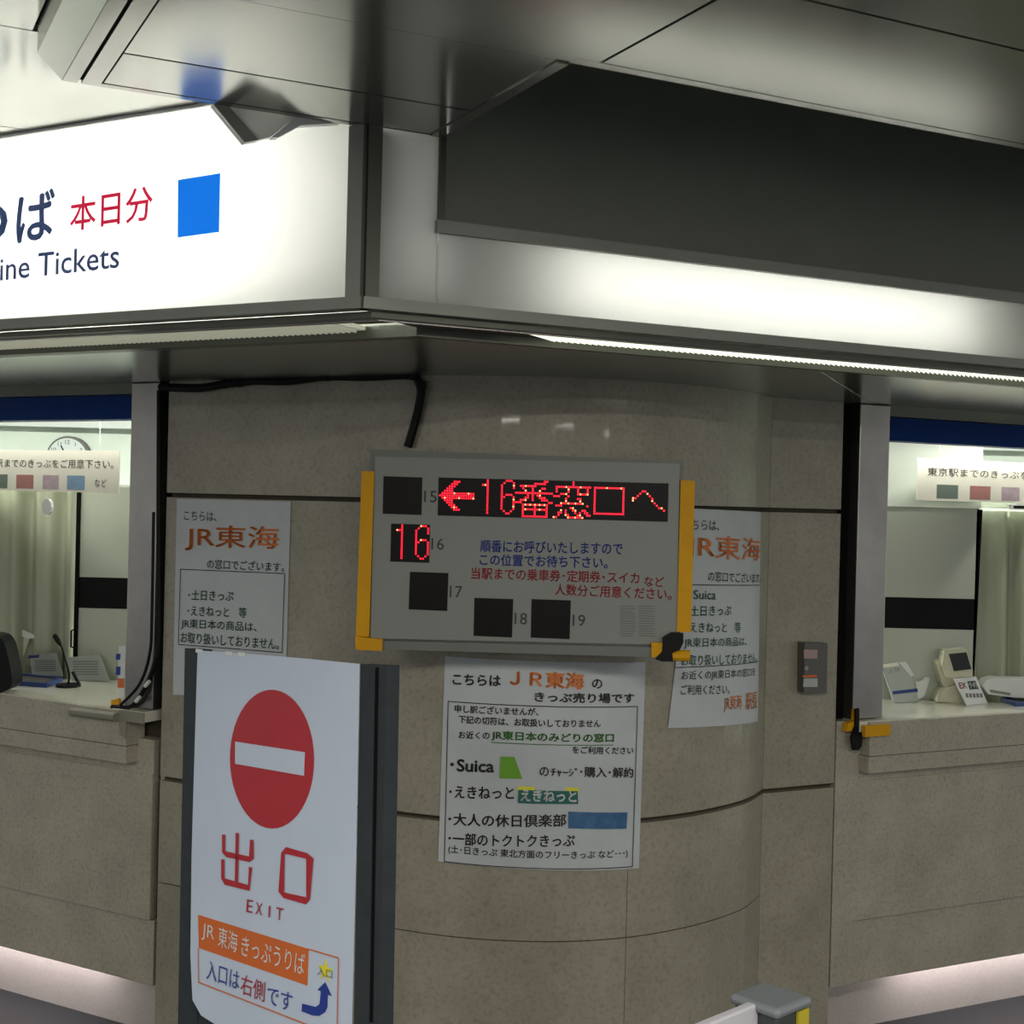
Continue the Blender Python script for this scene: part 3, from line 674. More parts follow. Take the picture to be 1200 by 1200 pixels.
for t, a, b, h in [('Suica', (811, 702), (837, 702.5), 11), ('･土日きっぷ', (803, 722), (855, 721), 12.5), ('･えきねっと　等', (802, 741), (866, 741), 12.5), ('JR東日本の商品は、', (800, 760), (873, 758), 13), ('お取り扱いしておりません。', (797, 780), (885, 776), 13)]:
    text(WALL, t, a, b, h, INKG, n2, 0.008, O)
line(WALL, (789.5, 782), (886.5, 775), 0.0022, INKK, n2, O); line(WALL, (789.5, 782), (790, 770), 0.0022, INKK, n2, O)
text(WALL, 'お近くのJR東日本の窓口を', (797, 798), (883, 793), 12, INKK, n2, 0.004, O)
text(WALL, 'ご利用ください。', (796, 814), (853, 813), 12, INKK, n2, 0.004, O)
text(WALL, 'JR東海', (846, 835), (867, 833), 20, INKO, n2, 0.01, O)
text(WALL, '駅長', (872, 832), (885, 830), 20, INKO, n2, 0.01, O)
n3 = notice([(522, 769), (756, 776), (748, 1017), (514, 1009)], 'large white paper notice on the column directly below the display board')
W3 = WALL
def t3(t, a, b, h, mtl=INKK, bold=0.02): return text(W3, t, a, b, h, mtl, n3, bold, O)
t3('こちらは', (531, 802), (587, 804), 13, bold=0.03)
t3('ＪＲ東海', (597, 803.5), (684, 808), 20, INKO, 0.035)
t3('の', (693, 806), (705, 807), 11)
t3('きっぷ売り場です', (626, 822), (742, 823.5), 12, bold=0.03)
c3 = [(526, 821.5), (746, 827.5), (740, 1015), (521.5, 1009)]
for k in range(4): line(W3, c3[k], c3[(k + 1) % 4], 0.0022, INKK, n3, O)
t3('申し訳ございませんが、', (533.5, 834.5), (631, 838.5), 9.5)
t3('下記の切符は、お取扱いしておりません', (538, 847), (703, 852), 9.5)
t3('お近くの', (538, 865), (574, 866), 9)
t3('JR東日本のみどりの窓口', (576, 867.5), (718.5, 871), 12.5, INKLG, 0.03)
line(W3, (576, 869.5), (718, 872.5), 0.0018, INKLG, n3, O)
t3('をご利用ください', (670, 882.5), (741, 883.5), 9)
t3('･Suica', (528, 903.5), (579.5, 905), 15, bold=0.03)
plate('green_patch', W3, [(587, 886), (603, 886.5), (612, 912), (585.5, 911.5)], GREENP, n3, O, 0.0004)
t3('の', (632, 909), (643, 909.5), 11); t3('ﾁｬｰｼﾞ', (645, 909), (676, 910), 10.5); t3('･購入･解約', (679, 910), (741, 911), 12.5)
t3('･えきねっと', (527, 934.5), (602.5, 936), 14.5)
plate('yellow_patch', W3, [(606.5, 921), (677.5, 922.5), (677.5, 930), (606.5, 930)], YELINK, n3, O, 0.0003)
plate('teal_patch', W3, [(607.5, 925), (676.5, 926.5), (677, 941.5), (607, 940.5)], TEAL, n3, O, 0.0007, 4)
text(W3, 'えきねっと', (610, 938), (675, 939.5), 14, WHITEINK, n3, 0.035, O + 0.002)
t3('･大人の休日倶楽部', (526, 966.5), (663, 968), 15)
plate('blue_patch', W3, [(665.5, 950.5), (734, 951.5), (733, 970.5), (665.5, 970)], BLUEP, n3, O, 0.0006, 4)
t3('･一部のトクトクきっぷ', (526, 989), (673, 991.5), 15)
t3('(土･日きっぷ 東北方面のフリーきっぷ など･･･)', (526, 1000), (734.5, 1005), 11, bold=0.012)

# ------------------------------------------------------------------ cable, wall box
WB = RW
gb = tag(plate('wall_box', WB, [(934.5, 752), (961.5, 752.5), (960.5, 811), (934, 810.5)], GREYBOX, None, 0.002, 0.03), 'small grey metal box with pink label on the right flank of the column', 'box')
WBF = WB.shifted(0.0325)
plate('pink_label', WBF, [(942, 761), (958, 761.5), (957.5, 772), (942, 771.5)], PINK, gb, 0.0, 0.0006)
text(WBF, '非常口', (943.5, 770.5), (956.5, 771), 7, INKR, gb, 0.0, 0.0012) if False else None
plate('orange_label', WBF, [(940, 791.5), (957, 790.5), (957, 793.5), (941, 794)], ORP, gb, 0.0, 0.0006)
plate('pale_label', WBF, [(942, 795), (958, 795), (958, 805), (941, 805)], ACRY, gb, 0.0, 0.0006)
kp = WBF.uv(944.5, 783)
poly_on('key_lock', WBF, [(kp[0] + 0.007 * math.cos(i * math.pi / 5), kp[1] + 0.007 * math.sin(i * math.pi / 5)) for i in range(10)], STEEL, gb, 0.0, 0.003)
def on(px, py, off=0.014): u, v = WALL.uv(px, py); return WALL.pos(u, v, off)
cab = smoothpts([on(192, 454), on(215, 455), on(240, 455), on(270, 450), on(300, 446.5), (on(340, 447)), on(385, 441.5), on(430, 442), on(470, 440), on(487, 440)], 4) 
cab += smoothpts([on(490, 442), on(496, 456), on(494, 475), on(488, 500), on(481, 524)], 4)
cb = tag(tube('black_cable', cab, 0.0115, BLACK, None, 8), 'thick black cable running along the wall top, then down to the display board', 'cable')
for p in [on(283, 449, .014), on(386, 442, .014), on(489, 441, .014), on(497, 452, .014)]:
    box('cable_clip', (-0.011, -0.011, -0.011), (0.011, 0.011, 0.011), BLACK, cb, origin=p)
# cables in the gap of the left post
def lf(px, py, off=0.02): u, v = LF.uv(px, py); return LF.pos(u, v, off)
c2 = tag(tube('gap_cable', smoothpts([lf(190, 458, .012), lf(189.5, 600, .012), lf(189.5, 740, .012), lf(186, 775, .014), lf(175, 805, .016), lf(160, 826, .02), lf(140, 827, .03)], 6), 0.007, BLACK, None, 8), 'black cable drooping beside the left steel post onto the counter', 'cable')
c3_ = tag(tube('gap_cable', smoothpts([lf(186.5, 600, .022), lf(184.5, 720, .022), lf(182, 765, .022), lf(171, 800, .024), lf(150, 825, .03)], 6), 0.0045, BLACK, None, 8), 'thinner black cable crossing the lower end of the left steel post', 'cable')
for a, b in [((184, 797), (179, 803)), ((173, 815), (168, 821))]:
    tube('cable_sleeve', [lf(*a, .03), lf(*b, .03)], 0.0055, WHITEP, c2, 8)

# grey edge guards and tapes at the counters
fg = empty('counter_guard', lf(128, 835, 0.05), 'grey foam guard along the left counter edge below the steel post', 'edge guard')
tube('foam_bar', [lf(102, 831, 0.059), lf(154, 837.5, 0.059)], 0.013, FOAM, fg, 12)
u0, v0 = LF.uv(154, 832); u1, v1 = LF.uv(184, 862)
plate_uv('foam_sheet', LF, ((u0, 0.985), (u1 - 0.004, 0.985), (u1 - 0.004, 0.955), (u0, 0.955)), FOAM, fg, 0.046, 0.004)
plate_uv('foam_sheet', LF, ((u0, 0.9545), (u0 + 0.03, 0.9545), (u0 + 0.03, 0.905), (u0 + 0.006, 0.915)), FOAM, fg, 0.046, 0.004)
tg = empty('counter_guard', RF.pos(*RF.uv(1010, 852), 0.03), 'yellow guard with black tape on the corner of the right counter', 'edge guard')
plate('yellow_bar', RF, [(998, 847), (1027, 845.5), (1027, 858), (998, 860)], YEL, tg, 0.046, 0.014)
plate('yellow_strip', RF, [(988, 846), (1000, 842), (1000, 854), (985, 856)], YEL, tg, 0.004, 0.02)
plate('yellow_strip', RF, [(997, 830), (1003, 831), (1003, 845), (996, 845)], YEL, tg, 0.004, 0.012)
poly_on('black_tape', RF, [RF.uv(*p) for p in [(994, 829), (998, 828), (998, 848), (1002, 862), (1001, 872), (997, 877), (991, 877), (989, 862), (994, 848)]], BLACK, tg, 0.026, 0.008)
# narrow standing strip beside the left post
st = empty('upright_strip', lf(142, 828, -0.02), 'narrow white strip with blue and orange marks beside the left post', 'label strip')
LS = LF.shifted(-0.012)
plate('strip_sheet', LS, [(140, 757), (148, 757), (146.5, 826), (138.5, 824)], WHITEP, st, 0, 0.002)
for a, b, mm in [(766, 773, INKB), (781, 791, INKB), (795, 806, ORP)]:
    plate('strip_mark', LS, [(137 + (mm is ORP) * 2, a), (142 if mm is INKB else 146.5, a), (141.5 if mm is INKB else 146, b), (136.5 + (mm is ORP) * 2, b)], mm, st, 0.0022, 0.0008)
plate('strip_foot', LS, [(134, 820), (142, 818), (144, 826), (134, 827)], YEL, st, 0.003, 0.01)

# ------------------------------------------------------------------ inside the office
YP = 4.52
def fy(px, py, y=YP): return at_y(px, py, y)
def fbox(name, p0, p1, y0, y1, material, parent=None, bevel=0.0, ref=None):
    """front-facing box: pixel corners measured on its face y0"""
    a = at_y(*p0, y0); b = at_y(*p1, y0)
    return box(name, (min(a.x, b.x), y0, min(a.z, b.z)), (max(a.x, b.x), y1, max(a.z, b.z)), material, parent, bevel=bevel)
for side, x0, x1 in (('left', 92.5, 156), ('right', 1030, 1145)):
    pa = empty('partition', fy((x0 + x1) / 2, 800), 'pale office partition with wide black band, behind the %s ticket window' % side, 'partition')
    XA, XB = fy(x0, 700).x, fy(x1, 700).x
    for nm, z0, z1, mm in (('lower_panel', 0.0, 1.2185, OFFW), ('black_band', 1.219, 1.321, BANDK), ('upper_panel', 1.3215, 1.622, OFFW)):
        if side == 'right': z0 -= 0.0; 
        box(nm, (min(XA, XB), YP, z0), (max(XA, XB), YP + 0.03, z1), mm, pa)
    box('top_panel', (XA - (0.0 if side == 'right' else 0.0), YP - 0.02 if side == 'right' else YP, 1.6225), (XB, YP + 0.03, 2.05 if side == 'right' else 1.63), OFFB, pa)
    if side == 'left':
        box('edge_post', (XA - 0.012, YP - 0.01, 0.86), (XA, YP + 0.03, 1.622), GAP, pa)
        hpz = fy(88, 736).z; hz = fy(88, 759).z; hx = fy(88.3, 745).x
        tube('pull_handle', [(hx + 0.012, YP - 0.012, hpz), (hx - 0.004, YP - 0.03, hpz - 0.006), (hx - 0.004, YP - 0.03, hz + 0.006), (hx + 0.012, YP - 0.012, hz)], 0.0035, BLACK, pa, 6)
    else:
        prism('edge_post', [fy(1145, 597), fy(1151.5, 597), fy(1141.5, 800), fy(1139, 800)], (0, 0.03, 0), GAP, pa)
def curtain(name, xa, xb, z0, z1, y, label, seed, xl=1.85, sl=0.54):
    rr = random.Random(seed); n = 200; vs = []; fs = []; nz = 6
    ph = [rr.uniform(0, 6) for _ in range(5)]
    for j in range(nz + 1):
        t = j / nz
        for i in range(n + 1):
            s = i / n; x = xa + (xb - xa) * s
            d = 0.020 * math.sin(s * (xb - xa) * 62 + ph[0] + 0.4 * t) + 0.011 * math.sin(s * (xb - xa) * 105 + ph[1] - 0.7 * t) + 0.007 * math.sin(s * (xb - xa) * 23 + ph[2])
            vs.append((x + 0.006 * math.sin(9 * s + 3 * t), y + d + max(0, abs(x) - xl) * sl, z0 + (z1 - z0) * t))
    for j in range(nz):
        for i in range(n): k = j * (n + 1) + i; fs.append((k, k + 1, k + n + 2, k + n + 1))
    o = mk(name, vs, fs, CURT, None, smooth=True); return tag(o, label, 'curtain')
ca = fy(91, 700).x
cu1 = curtain('curtain', ca - 1.5, ca - 0.014, 0.02, 1.63, YP + 0.08, 'pleated cream curtain behind the left ticket window', 3)
cbx = fy(1141, 700).x
cu2 = curtain('curtain', cbx + 0.012, cbx + 1.5, 0.02, 1.615, YP + 0.10, 'pleated cream curtain behind the right ticket window', 5)
tag(fbox('curtain_rail', (1147, 585), (1262, 598), YP + 0.04, YP + 0.07, OFFB), 'pale curtain rail above the curtain of the right window', 'rail')
rk = tag(fbox('latch_plate', (1184, 591), (1230, 598), YP + 0.02, YP + 0.035, WHITEP, None, 0.001), 'small white latch plate with dark slot on the right curtain rail', 'latch')
fbox('latch_slot', (1188, 592.5), (1228, 596.5), YP + 0.016, YP + 0.0195, BLACK, rk)
# clock on the far wall
CY = 8.15; cc = at_y(80, 536.5, CY); rad = 25.5 * CY / F
ck = empty('wall_clock', (cc.x, CY, cc.z), 'round white wall clock above the left hanging board', 'clock')
def disc(name, c, y0, y1, r, material, parent, n=32):
    return prism(name, [(c.x + r * math.cos(2 * math.pi * i / n), y0, c.z + r * math.sin(2 * math.pi * i / n)) for i in range(n)], (0, y1 - y0, 0), material, parent)
disc('rim', cc, CY - 0.01, CY + 0.049, rad, GREYBOX, ck); disc('face', cc, CY - 0.02, CY - 0.011, rad * 0.9, CLOCKM, ck)
for h in range(1, 13):
    V, Fc = glyphs(str(h), 0.0); th = math.radians(90 - 30 * h); s = 0.035
    mx = (min(v[0] for v in V) + max(v[0] for v in V)) / 2
    mk('numeral', [(cc.x + rad * 0.72 * math.cos(th) + (x - mx) * s, CY - 0.0215, cc.z + rad * 0.72 * math.sin(th) + (y - 0.35) * s) for x, y in V], Fc, INKK, ck)
for ang, ln in ((118, 0.62), (200, 0.42)):
    t = math.radians(ang); d = Vector((math.cos(t), 0, math.sin(t))); q = Vector((-d.z, 0, d.x)) * 0.004
    c0 = Vector((cc.x, CY - 0.023, cc.z)); prism('clock_hand', [c0 - q, c0 + q, c0 + q + d * rad * ln, c0 - q + d * rad * ln], (0, -0.001, 0), BLACK, ck)
tag(box('trim_1', (-5.9, 8.05, 1.985), (5.9, 8.19, 2.03), WHITEP), kind='structure')
# hanging boards, lit by a strip behind each blue band
for o_, T_2, N_ in ((L0, tL, nL), (R1, tR, nR)):
    area('window_strip', o_ + T_2 * 0.75 - N_ * 0.115 + Vector((0, 0, 1.83)), 1.1, 0.02, 2.0, (1.0, 0.99, 0.88), direction=(-N_.x * 0.5, -N_.y * 0.5, -1), xdir=T_2)
LH = LF.shifted(-0.17); RH = RF.shifted(-0.17)
uR, vT = LH.uv(141, 528); _, vB = LH.uv(139.5, 578); Wd = 0.86
hb = empty('hanging_board', LH.pos(uR - Wd / 2, vB), 'cream hanging board with one line of writing in the left ticket window', 'sign')
plate_uv('board_sheet', LH, ((uR - Wd, vT), (uR, vT), (uR, vB), (uR - Wd, vB)), HANG, hb, 0, 0.003)
uR2, vT2 = RH.uv(1075, 536.5); _, vB2 = RH.uv(1074.5, 586)
hb2 = empty('hanging_board', RH.pos(uR2 + Wd / 2, vB2), 'cream hanging board with one line of writing in the right ticket window', 'sign')
plate_uv('board_sheet', RH, ((uR2, vT2), (uR2 + Wd, vT2), (uR2 + Wd, vB2), (uR2, vB2)), HANG, hb2, 0, 0.003)
SENT = '東京駅までのきっぷをご用意下さい。'
V, Fc = glyphs(SENT, 0.0); gx0 = min(v[0] for v in V); gx1 = max(v[0] for v in V); gy0 = min(v[1] for v in V); gy1 = max(v[1] for v in V)
PH = [(0.12, 0.17, 0.13), (0.42, 0.16, 0.13), (0.50, 0.38, 0.42), (0.20, 0.33, 0.50)]
for S, par, ua, ub, vt, vb, lft in ((LH, hb, LH.uv(-22, 550)[0], LH.uv(134, 550)[0], vT, vB, True), (RH, hb2, RH.uv(1086, 550)[0], RH.uv(1276, 550)[0], vT2, vB2, False)):
    v1 = vt - 0.042; hh = 0.027
    mk('lettering', [S.pos(ua + (ub - ua) * (x - gx0) / (gx1 - gx0), v1 - hh * 0.5 + hh * (y - gy0) / (gy1 - gy0), 0.004) for x, y in V], Fc, INKK, par)
    v2, f2 = glyphs('など', 0.0); a0 = min(v[0] for v in v2); a1 = max(v[0] for v in v2); b0 = min(v[1] for v in v2); b1 = max(v[1] for v in v2)
    mk('lettering', [S.pos(ub - 0.078 + 0.05 * (x - a0) / (a1 - a0), vb + 0.018 + 0.024 * (y - b0) / (b1 - b0), 0.004) for x, y in v2], f2, INKK, par)
    for k in range(4):
        mm = mat('ticket_print_%d' % k, PH[k], 0.6, noise=tuple(c * 0.6 + 0.06 for c in PH[k]), scale=40)
        x, x2 = ((-12, 9.5), (20, 40), (51, 69.5), (79.5, 100))[k] if lft else ((1097, 1122), (1136, 1160), (1173, 1194), (1209, 1231))[k]
        uu, u2 = S.uv(x, 570)[0], S.uv(x2, 570)[0]
        sq = plate_uv('ticket_picture', S, ((uu, vb + 0.052), (u2, vb + 0.052), (u2, vb + 0.008), (uu, vb + 0.008)), mm, par, 0.003, 0.0006)
for S, par, px, p1 in ((LH, hb, (118, 493), (118, 531)), (RH, hb2, (1100, 515), (1103, 540))):
    a = S.pos(*S.uv(*px), 0.002); b = S.pos(*S.uv(*p1), 0.002)
    for k in range(7):
        t0, t1 = k / 7, (k + 0.9) / 7
        tube('chain_link', [a.lerp(b, t0), a.lerp(b, t1)], 0.0016, WHITEP, par, 6)
# suction hook below the left hanging board
hk = tag(prism('suction_hook', [LH.pos(LH.uv(58, 594)[0] + 0.022 * math.cos(i * math.pi / 5), LH.uv(58, 594)[1] + 0.026 * math.sin(i * math.pi / 5), 0.002) for i in range(10)], LH.n * 0.01, WHITEP), 'clear white suction hook hanging below the left cream board', 'hook')

# things on the left counter
ZT = 0.985
def cz(px, py, z=ZT): return at_z(px, py, z)
def stand_card(name, foot_l, foot_r, top_l_px, top_r_px, lean, label, cat, material=ACRY):
    a, b = cz(*foot_l), cz(*foot_r)
    P = Plane(a, b - a, Vector((0, lean, 1)))
    tl, tr = P.uv(*top_l_px), P.uv(*top_r_px)
    o = poly_on(name, P, [(0, 0), ((b - a).length, 0), tr, tl], material, None, 0, 0.003)
    tag(o, label, cat); return o, P
mic = empty('desk_microphone', cz(80, 805), 'black gooseneck desk microphone on the left counter', 'microphone')
mb = cz(80, 804.5)
prism('foot', [mb + Vector((0.038 * math.cos(i * math.pi / 6), 0.045 * math.sin(i * math.pi / 6), 0)) for i in range(12)], (0, 0, 0.008), BLACK, mic)
ym = mb.y
tube('neck', smoothpts([mb + Vector((0, 0, 0.008)), at_y(81, 790, ym), at_y(77, 774, ym), at_y(73, 760, ym), at_y(70.5, 755, ym)], 5), 0.0035, BLACK, mic, 8)
tube('head', [at_y(71, 756, ym), at_y(68, 751, ym), at_y(64.5, 745.5, ym), at_y(63, 744, ym)], 0.008, BLACK, mic, 10, radii=[0.005, 0.0085, 0.0085, 0.006])
tube('call_switch', [at_y(93, 802, ym), at_y(85, 787, ym)], 0.0055, BLACK, mic, 8)
card1, P1 = stand_card('price_sheet', (84, 797), (129, 799), (78, 771), (117, 767), 0.35, 'grey printed sheet leaning on the partition behind the microphone', 'sheet')
card2, P2 = stand_card('price_sheet', (38, 791), (74, 793), (35, 768), (67, 765), 0.35, 'grey printed sheet with blue corner, left of the microphone', 'sheet')
for Pn, cd, xs, ys in ((P1, card1, (86, 116), (775, 793)), (P2, card2, (42, 66), (774, 788))):
    vs = []; fs = []
    for k in range(6):
        y = ys[0] + (ys[1] - ys[0]) * k / 6; q = len(vs)
        for p in ((xs[0], y), (xs[1], y), (xs[1], y + 1), (xs[0], y + 1)): vs.append(Pn.pos(*Pn.uv(*p), 0.004))
        fs.append((q, q + 1, q + 2, q + 3))
    tag(mk('small_print', vs, fs, INKGREY, cd), kind='stuff')
plate('blue_heading', P2, [(34, 768.5), (47, 767.5), (46, 771), (34, 772)], NVT, card2, 0.0035, 0.0006)
def tray(px, label, h=0.014):
    pts = [cz(*p) for p in px]; c = sum(pts, Vector()) / 4
    o = prism('money_tray', pts, (0, 0, h * 0.5), NVT); tag(o, label, 'tray')
    inn = [c + (p - c) * 0.86 + Vector((0, 0, h * 0.5 + 0.0003)) for p in pts]
    prism('mat_inset', inn, (0, 0, 0.0015), GREYBOX, o)
    for i in range(4):
        a, b = pts[i], pts[(i + 1) % 4]; a2, b2 = inn[i].copy(), inn[(i + 1) % 4].copy(); a2.z = b2.z = a.z
        prism('tray_rim', [p + Vector((0, 0, h * 0.5)) for p in (a, b, b2, a2)], (0, 0, h * 0.5), NVT, o)
    return o
tray([(14, 803), (55, 806), (73, 799), (18, 793)], 'blue money tray on the left counter beside the microphone')
# cream receipt holder and terminal at the picture's left edge
hy = cz(24, 789).y
def yprof(name, px, y, dep, material, parent=None, bevel=0.0):
    return prism(name, [at_y(*p, y) for p in px], (0, dep, 0), material, parent, bevel)
rp = empty('card_reader', at_y(24, 786, hy), 'cream slanted card reader at the left end of the left counter', 'machine')
yprof('body', [(13, 786), (15, 740), (22, 738), (36, 744), (28, 768), (20, 785)], hy, 0.07, CREAM, rp, 0.002)
yprof('lid', [(15, 740), (24, 737), (42, 745), (40, 748), (33, 748.5), (16, 741.5)], hy - 0.006, 0.085, WHITEP, rp)
yprof('stand', [(18, 787), (38, 787), (38, 784), (30, 780), (26, 770), (20, 784)], hy + 0.01, 0.05, FOAM, rp)
tm = empty('desk_terminal', at_y(4, 786, hy + 0.05), 'cream desk terminal with dark screen at the left picture edge', 'machine')
yprof('casing', [(-22, 731), (14.5, 731), (11.5, 762), (-22, 762)], hy + 0.0, 0.10, CREAM, tm, 0.002)
yprof('screen', [(-20, 735.5), (12, 735.5), (9.5, 755), (-20, 755)], hy - 0.002, 0.0015, SCREENK, tm)
yprof('stand', [(-12, 762), (2, 762), (8, 789), (-18, 789)], hy + 0.03, 0.05, CREAM, tm)
bgy = cz(4, 811).y
bag = tag(prism('black_bag', smoothpts([at_y(*p, bgy - 0.03) for p in [(-60, 812), (-62, 770), (-40, 745), (-8, 744), (4, 752), (10, 772), (14, 795), (12, 806), (0, 812)]], 3), (0, 0.09, 0), BLACK, None), 'black bag standing on the left counter at the picture edge', 'bag')

# things on the right counter
cr1, Pc = stand_card('leaflet_holder', (1047, 824), (1076, 822.5), (1032, 780), (1064, 776), 0.45, 'clear leaflet holder with blue stripe on the right counter', 'holder')
plate('blue_stripe', Pc, [(1045, 810.5), (1074, 807), (1075, 811), (1046, 814)], NVT, cr1, 0.0035, 0.0006)
plate('cream_heading', Pc, [(1033, 779), (1051, 776.5), (1053, 780.5), (1034.5, 783)], HANG, cr1, 0.0035, 0.0006)
text(Pc, 'ＪＲ', (1040, 789), (1054, 787), 4, INKGREY, cr1, 0, 0.004)
plate('gloss_edge', Pc, [(1052, 776.5), (1061, 776), (1070, 792), (1066, 793)], WHITEP, cr1, 0.0035, 0.0012)
yy = cz(1085, 821).y
yprof('side_wing', [(1076, 820), (1073, 800), (1082, 797), (1086, 794), (1090, 795), (1083, 816)], yy, 0.02, WHITEP, cr1)
dt = empty('fare_display', cz(1115, 824), 'cream slanted customer display with dark screen on the right counter', 'display')
y0 = cz(1112, 824).y
yprof('base', [(1098, 823), (1102, 812), (1108, 806), (1127, 800), (1131, 825)], y0, 0.11, CREAM, dt, 0.003)
yprof('neck', [(1099, 777), (1104, 774), (1114, 790), (1127, 800), (1108, 807), (1104, 800)], y0 + 0.01, 0.06, CREAM, dt)
yprof('head', [(1107, 762.5), (1112, 765), (1119, 788), (1140, 785), (1140, 793), (1110, 794.5), (1104, 780)], y0 - 0.008, 0.05, CREAM, dt)
yprof('head', [(1107, 762), (1131, 759.5), (1134, 764), (1140.5, 787), (1117.5, 789), (1112, 765.5)], y0 - 0.006, 0.045, CREAM, dt, 0.001)
yprof('screen', [(1112, 766.5), (1132.5, 764.5), (1138.5, 784), (1118, 786.5)], y0 - 0.010, 0.0035, SCREENK, dt)
ec, Pe = stand_card('reservation_card', (1132, 827), (1156.5, 824.5), (1117, 795.5), (1143, 793), 0.5, 'white card with red and black letters in front of the cream display', 'card', WHITEP)
text(Pe, 'EX', (1124, 807.5), (1132.5, 807), 7.5, INKR, ec, 0.02, 0.004)
plate('dark_block', Pe, [(1132.5, 799), (1142, 798), (1146, 807.5), (1135.5, 808.5)], SCREENK, ec, 0.0032, 0.0006)
text(Pe, '予約', (1134.5, 807), (1144.5, 806.2), 7, WHITEINK, ec, 0.02, 0.005)
vs = []; fs = []
for k in range(5):
    q = len(vs); x = 1130 + k * 4.2
    for p in ((x, 813), (x + 2.8, 812.7), (x + 4, 817.5), (x + 1.2, 817.8)): vs.append(Pe.pos(*Pe.uv(*p), 0.004))
    fs.append((q, q + 1, q + 2, q + 3))
tag(mk('small_print', vs, fs, INKGREY, ec), kind='stuff')
tray([(1172, 822.5), (1190, 828), (1240, 826), (1215, 818.5)], 'blue money tray at the right end of the right counter')
pr = empty('ticket_printer', cz(1190, 818), 'low white printer tray beside the curtain on the right counter', 'machine')
y2 = 4.475
yprof('body', [(1151, 804), (1156, 797), (1165, 794), (1260, 798), (1260, 818), (1190, 818), (1158, 814)], y2, 0.06, WHITEP, pr, 0.003)
yprof('slot', [(1160, 808), (1184, 812), (1184, 815), (1161, 811.5)], y2 - 0.002, 0.01, FOAM, pr)
# dark pipe bracket in the top of the right window
pbp = tag(tube('wall_bracket', [at_y(1124, 531, 5.2), at_y(1130, 534, 5.2), at_y(1141, 540, 5.25), at_y(1150, 545, 5.3)], 0.011, BLACK, None, 8), 'small dark angled bracket above the right hanging board', 'bracket')

# ------------------------------------------------------------------ exit sign on its stand
exu = Vector((0.7305, -0.683, 0.028))
EX = Plane(at_y(330, 900, 2.42), exu, Vector((0.04, 0.06, 1)))
ex = empty('exit_sign_stand', (EX.pos(*EX.uv(330, 1190)).x, EX.pos(*EX.uv(330, 1190)).y, 0), 'freestanding white exit sign with red no-entry disc between dark side posts', 'sign')
def down(px_top, px_bot): return px_top, px_bot
TLx, TRx = EX.uv(229.5, 760.5), EX.uv(422, 779)
vbot = 0.12
def vfoot(u):   # v of the plane where z reaches the floor
    p = EX.pos(u, 0); return -(p.z - 0.01) / EX.v.z
uA0, uA1 = EX.uv(211, 900)[0], EX.uv(229, 900)[0]; uB0, uB1 = EX.uv(418, 900)[0], EX.uv(449, 900)[0]
def post(px0, px1, py0, py1, bot0, bot1, name='side_post'):
    a, b = EX.uv(px0, py0), EX.uv(px1, py1); c, d = EX.uv(bot1[0], bot1[1]), EX.uv(bot0[0], bot0[1])
    # carry the sides straight on down to the floor
    k = (vfoot(c[0]) - b[1]) / (c[1] - b[1]); c2 = (b[0] + (c[0] - b[0]) * k, b[1] + (c[1] - b[1]) * k)
    k = (vfoot(d[0]) - a[1]) / (d[1] - a[1]); d2 = (a[0] + (d[0] - a[0]) * k, a[1] + (d[1] - a[1]) * k)
    return plate_uv(name, EX, (a, b, c2, d2), FRBLK, ex, -0.035, 0.030)
post(214, 231, 759.5, 761, (206, 1190), (228, 1200)); post(420, 450, 778, 779.5, (412, 1200), (442, 1200))
g1, g2 = EX.uv(439.5, 782), EX.uv(432.5, 1198)
plate_uv('post_groove', EX, ((g1[0] - .003, g1[1]), (g1[0] + .004, g1[1]), (g2[0] + .004, g2[1]), (g2[0] - .003, g2[1])), GAP, ex, -0.0045, 0.0012)
bl_ = EX.uv(223, 1165); 
pp = [EX.uv(*p) for p in [(231, 762), (300, 767), (360, 772), (420, 778), (416, 1000), (411, 1206), (260, 1206), (235, 1190), (225, 1172), (222.5, 1120), (224, 1000), (228, 860)]]
poly_on('paper_sheet', EX, pp, PAPERW, ex, -0.003, 0.002)
poly_on('lower_board', EX, [EX.uv(*p) for p in [(226, 1179), (255, 1206), (411, 1206)]] + [(EX.uv(411, 1206)[0], 0 - 0.0 + vfoot(EX.uv(411, 1206)[0]) + 0.05), (EX.uv(226, 1179)[0], vfoot(EX.uv(226, 1179)[0]) + 0.05)], FRBLK, ex, -0.02, 0.012)
C0 = EX.uv(317, 889); ru = (EX.uv(365.5, 890)[0] - EX.uv(267.5, 878)[0]) / 2; rv = (EX.uv(317, 806.5)[1] - EX.uv(317, 970)[1]) / 2
print('disc radii', ru, rv)
poly_on('red_disc', EX, [(C0[0] + ru * math.cos(2 * math.pi * i / 48), C0[1] + rv * math.sin(2 * math.pi * i / 48)) for i in range(48)], REDP, ex, -0.0005, 0.0006)
plate('white_bar', EX, [(276, 869), (357.5, 881.5), (356.5, 909), (276, 895)], PAPERW, ex, 0.0004, 0.0006)
def stroke(pts, wid, material, name='lettering'): return seg_uv(EX, [EX.uv(*p) for p in pts], wid, material, ex, 0.001, name)
SW = 0.0098
def roundpts(p, closed=False): return p
stroke([(262.5, 978), (262.5, 998), (266, 1001), (293, 1007), (295, 1005), (295.5, 984)], SW, REDP)
stroke([(278.5, 976), (277.5, 1033)], SW, REDP)
stroke([(261.5, 1007), (261.5, 1029), (264, 1033), (292, 1040.5), (294, 1016)], SW, REDP)
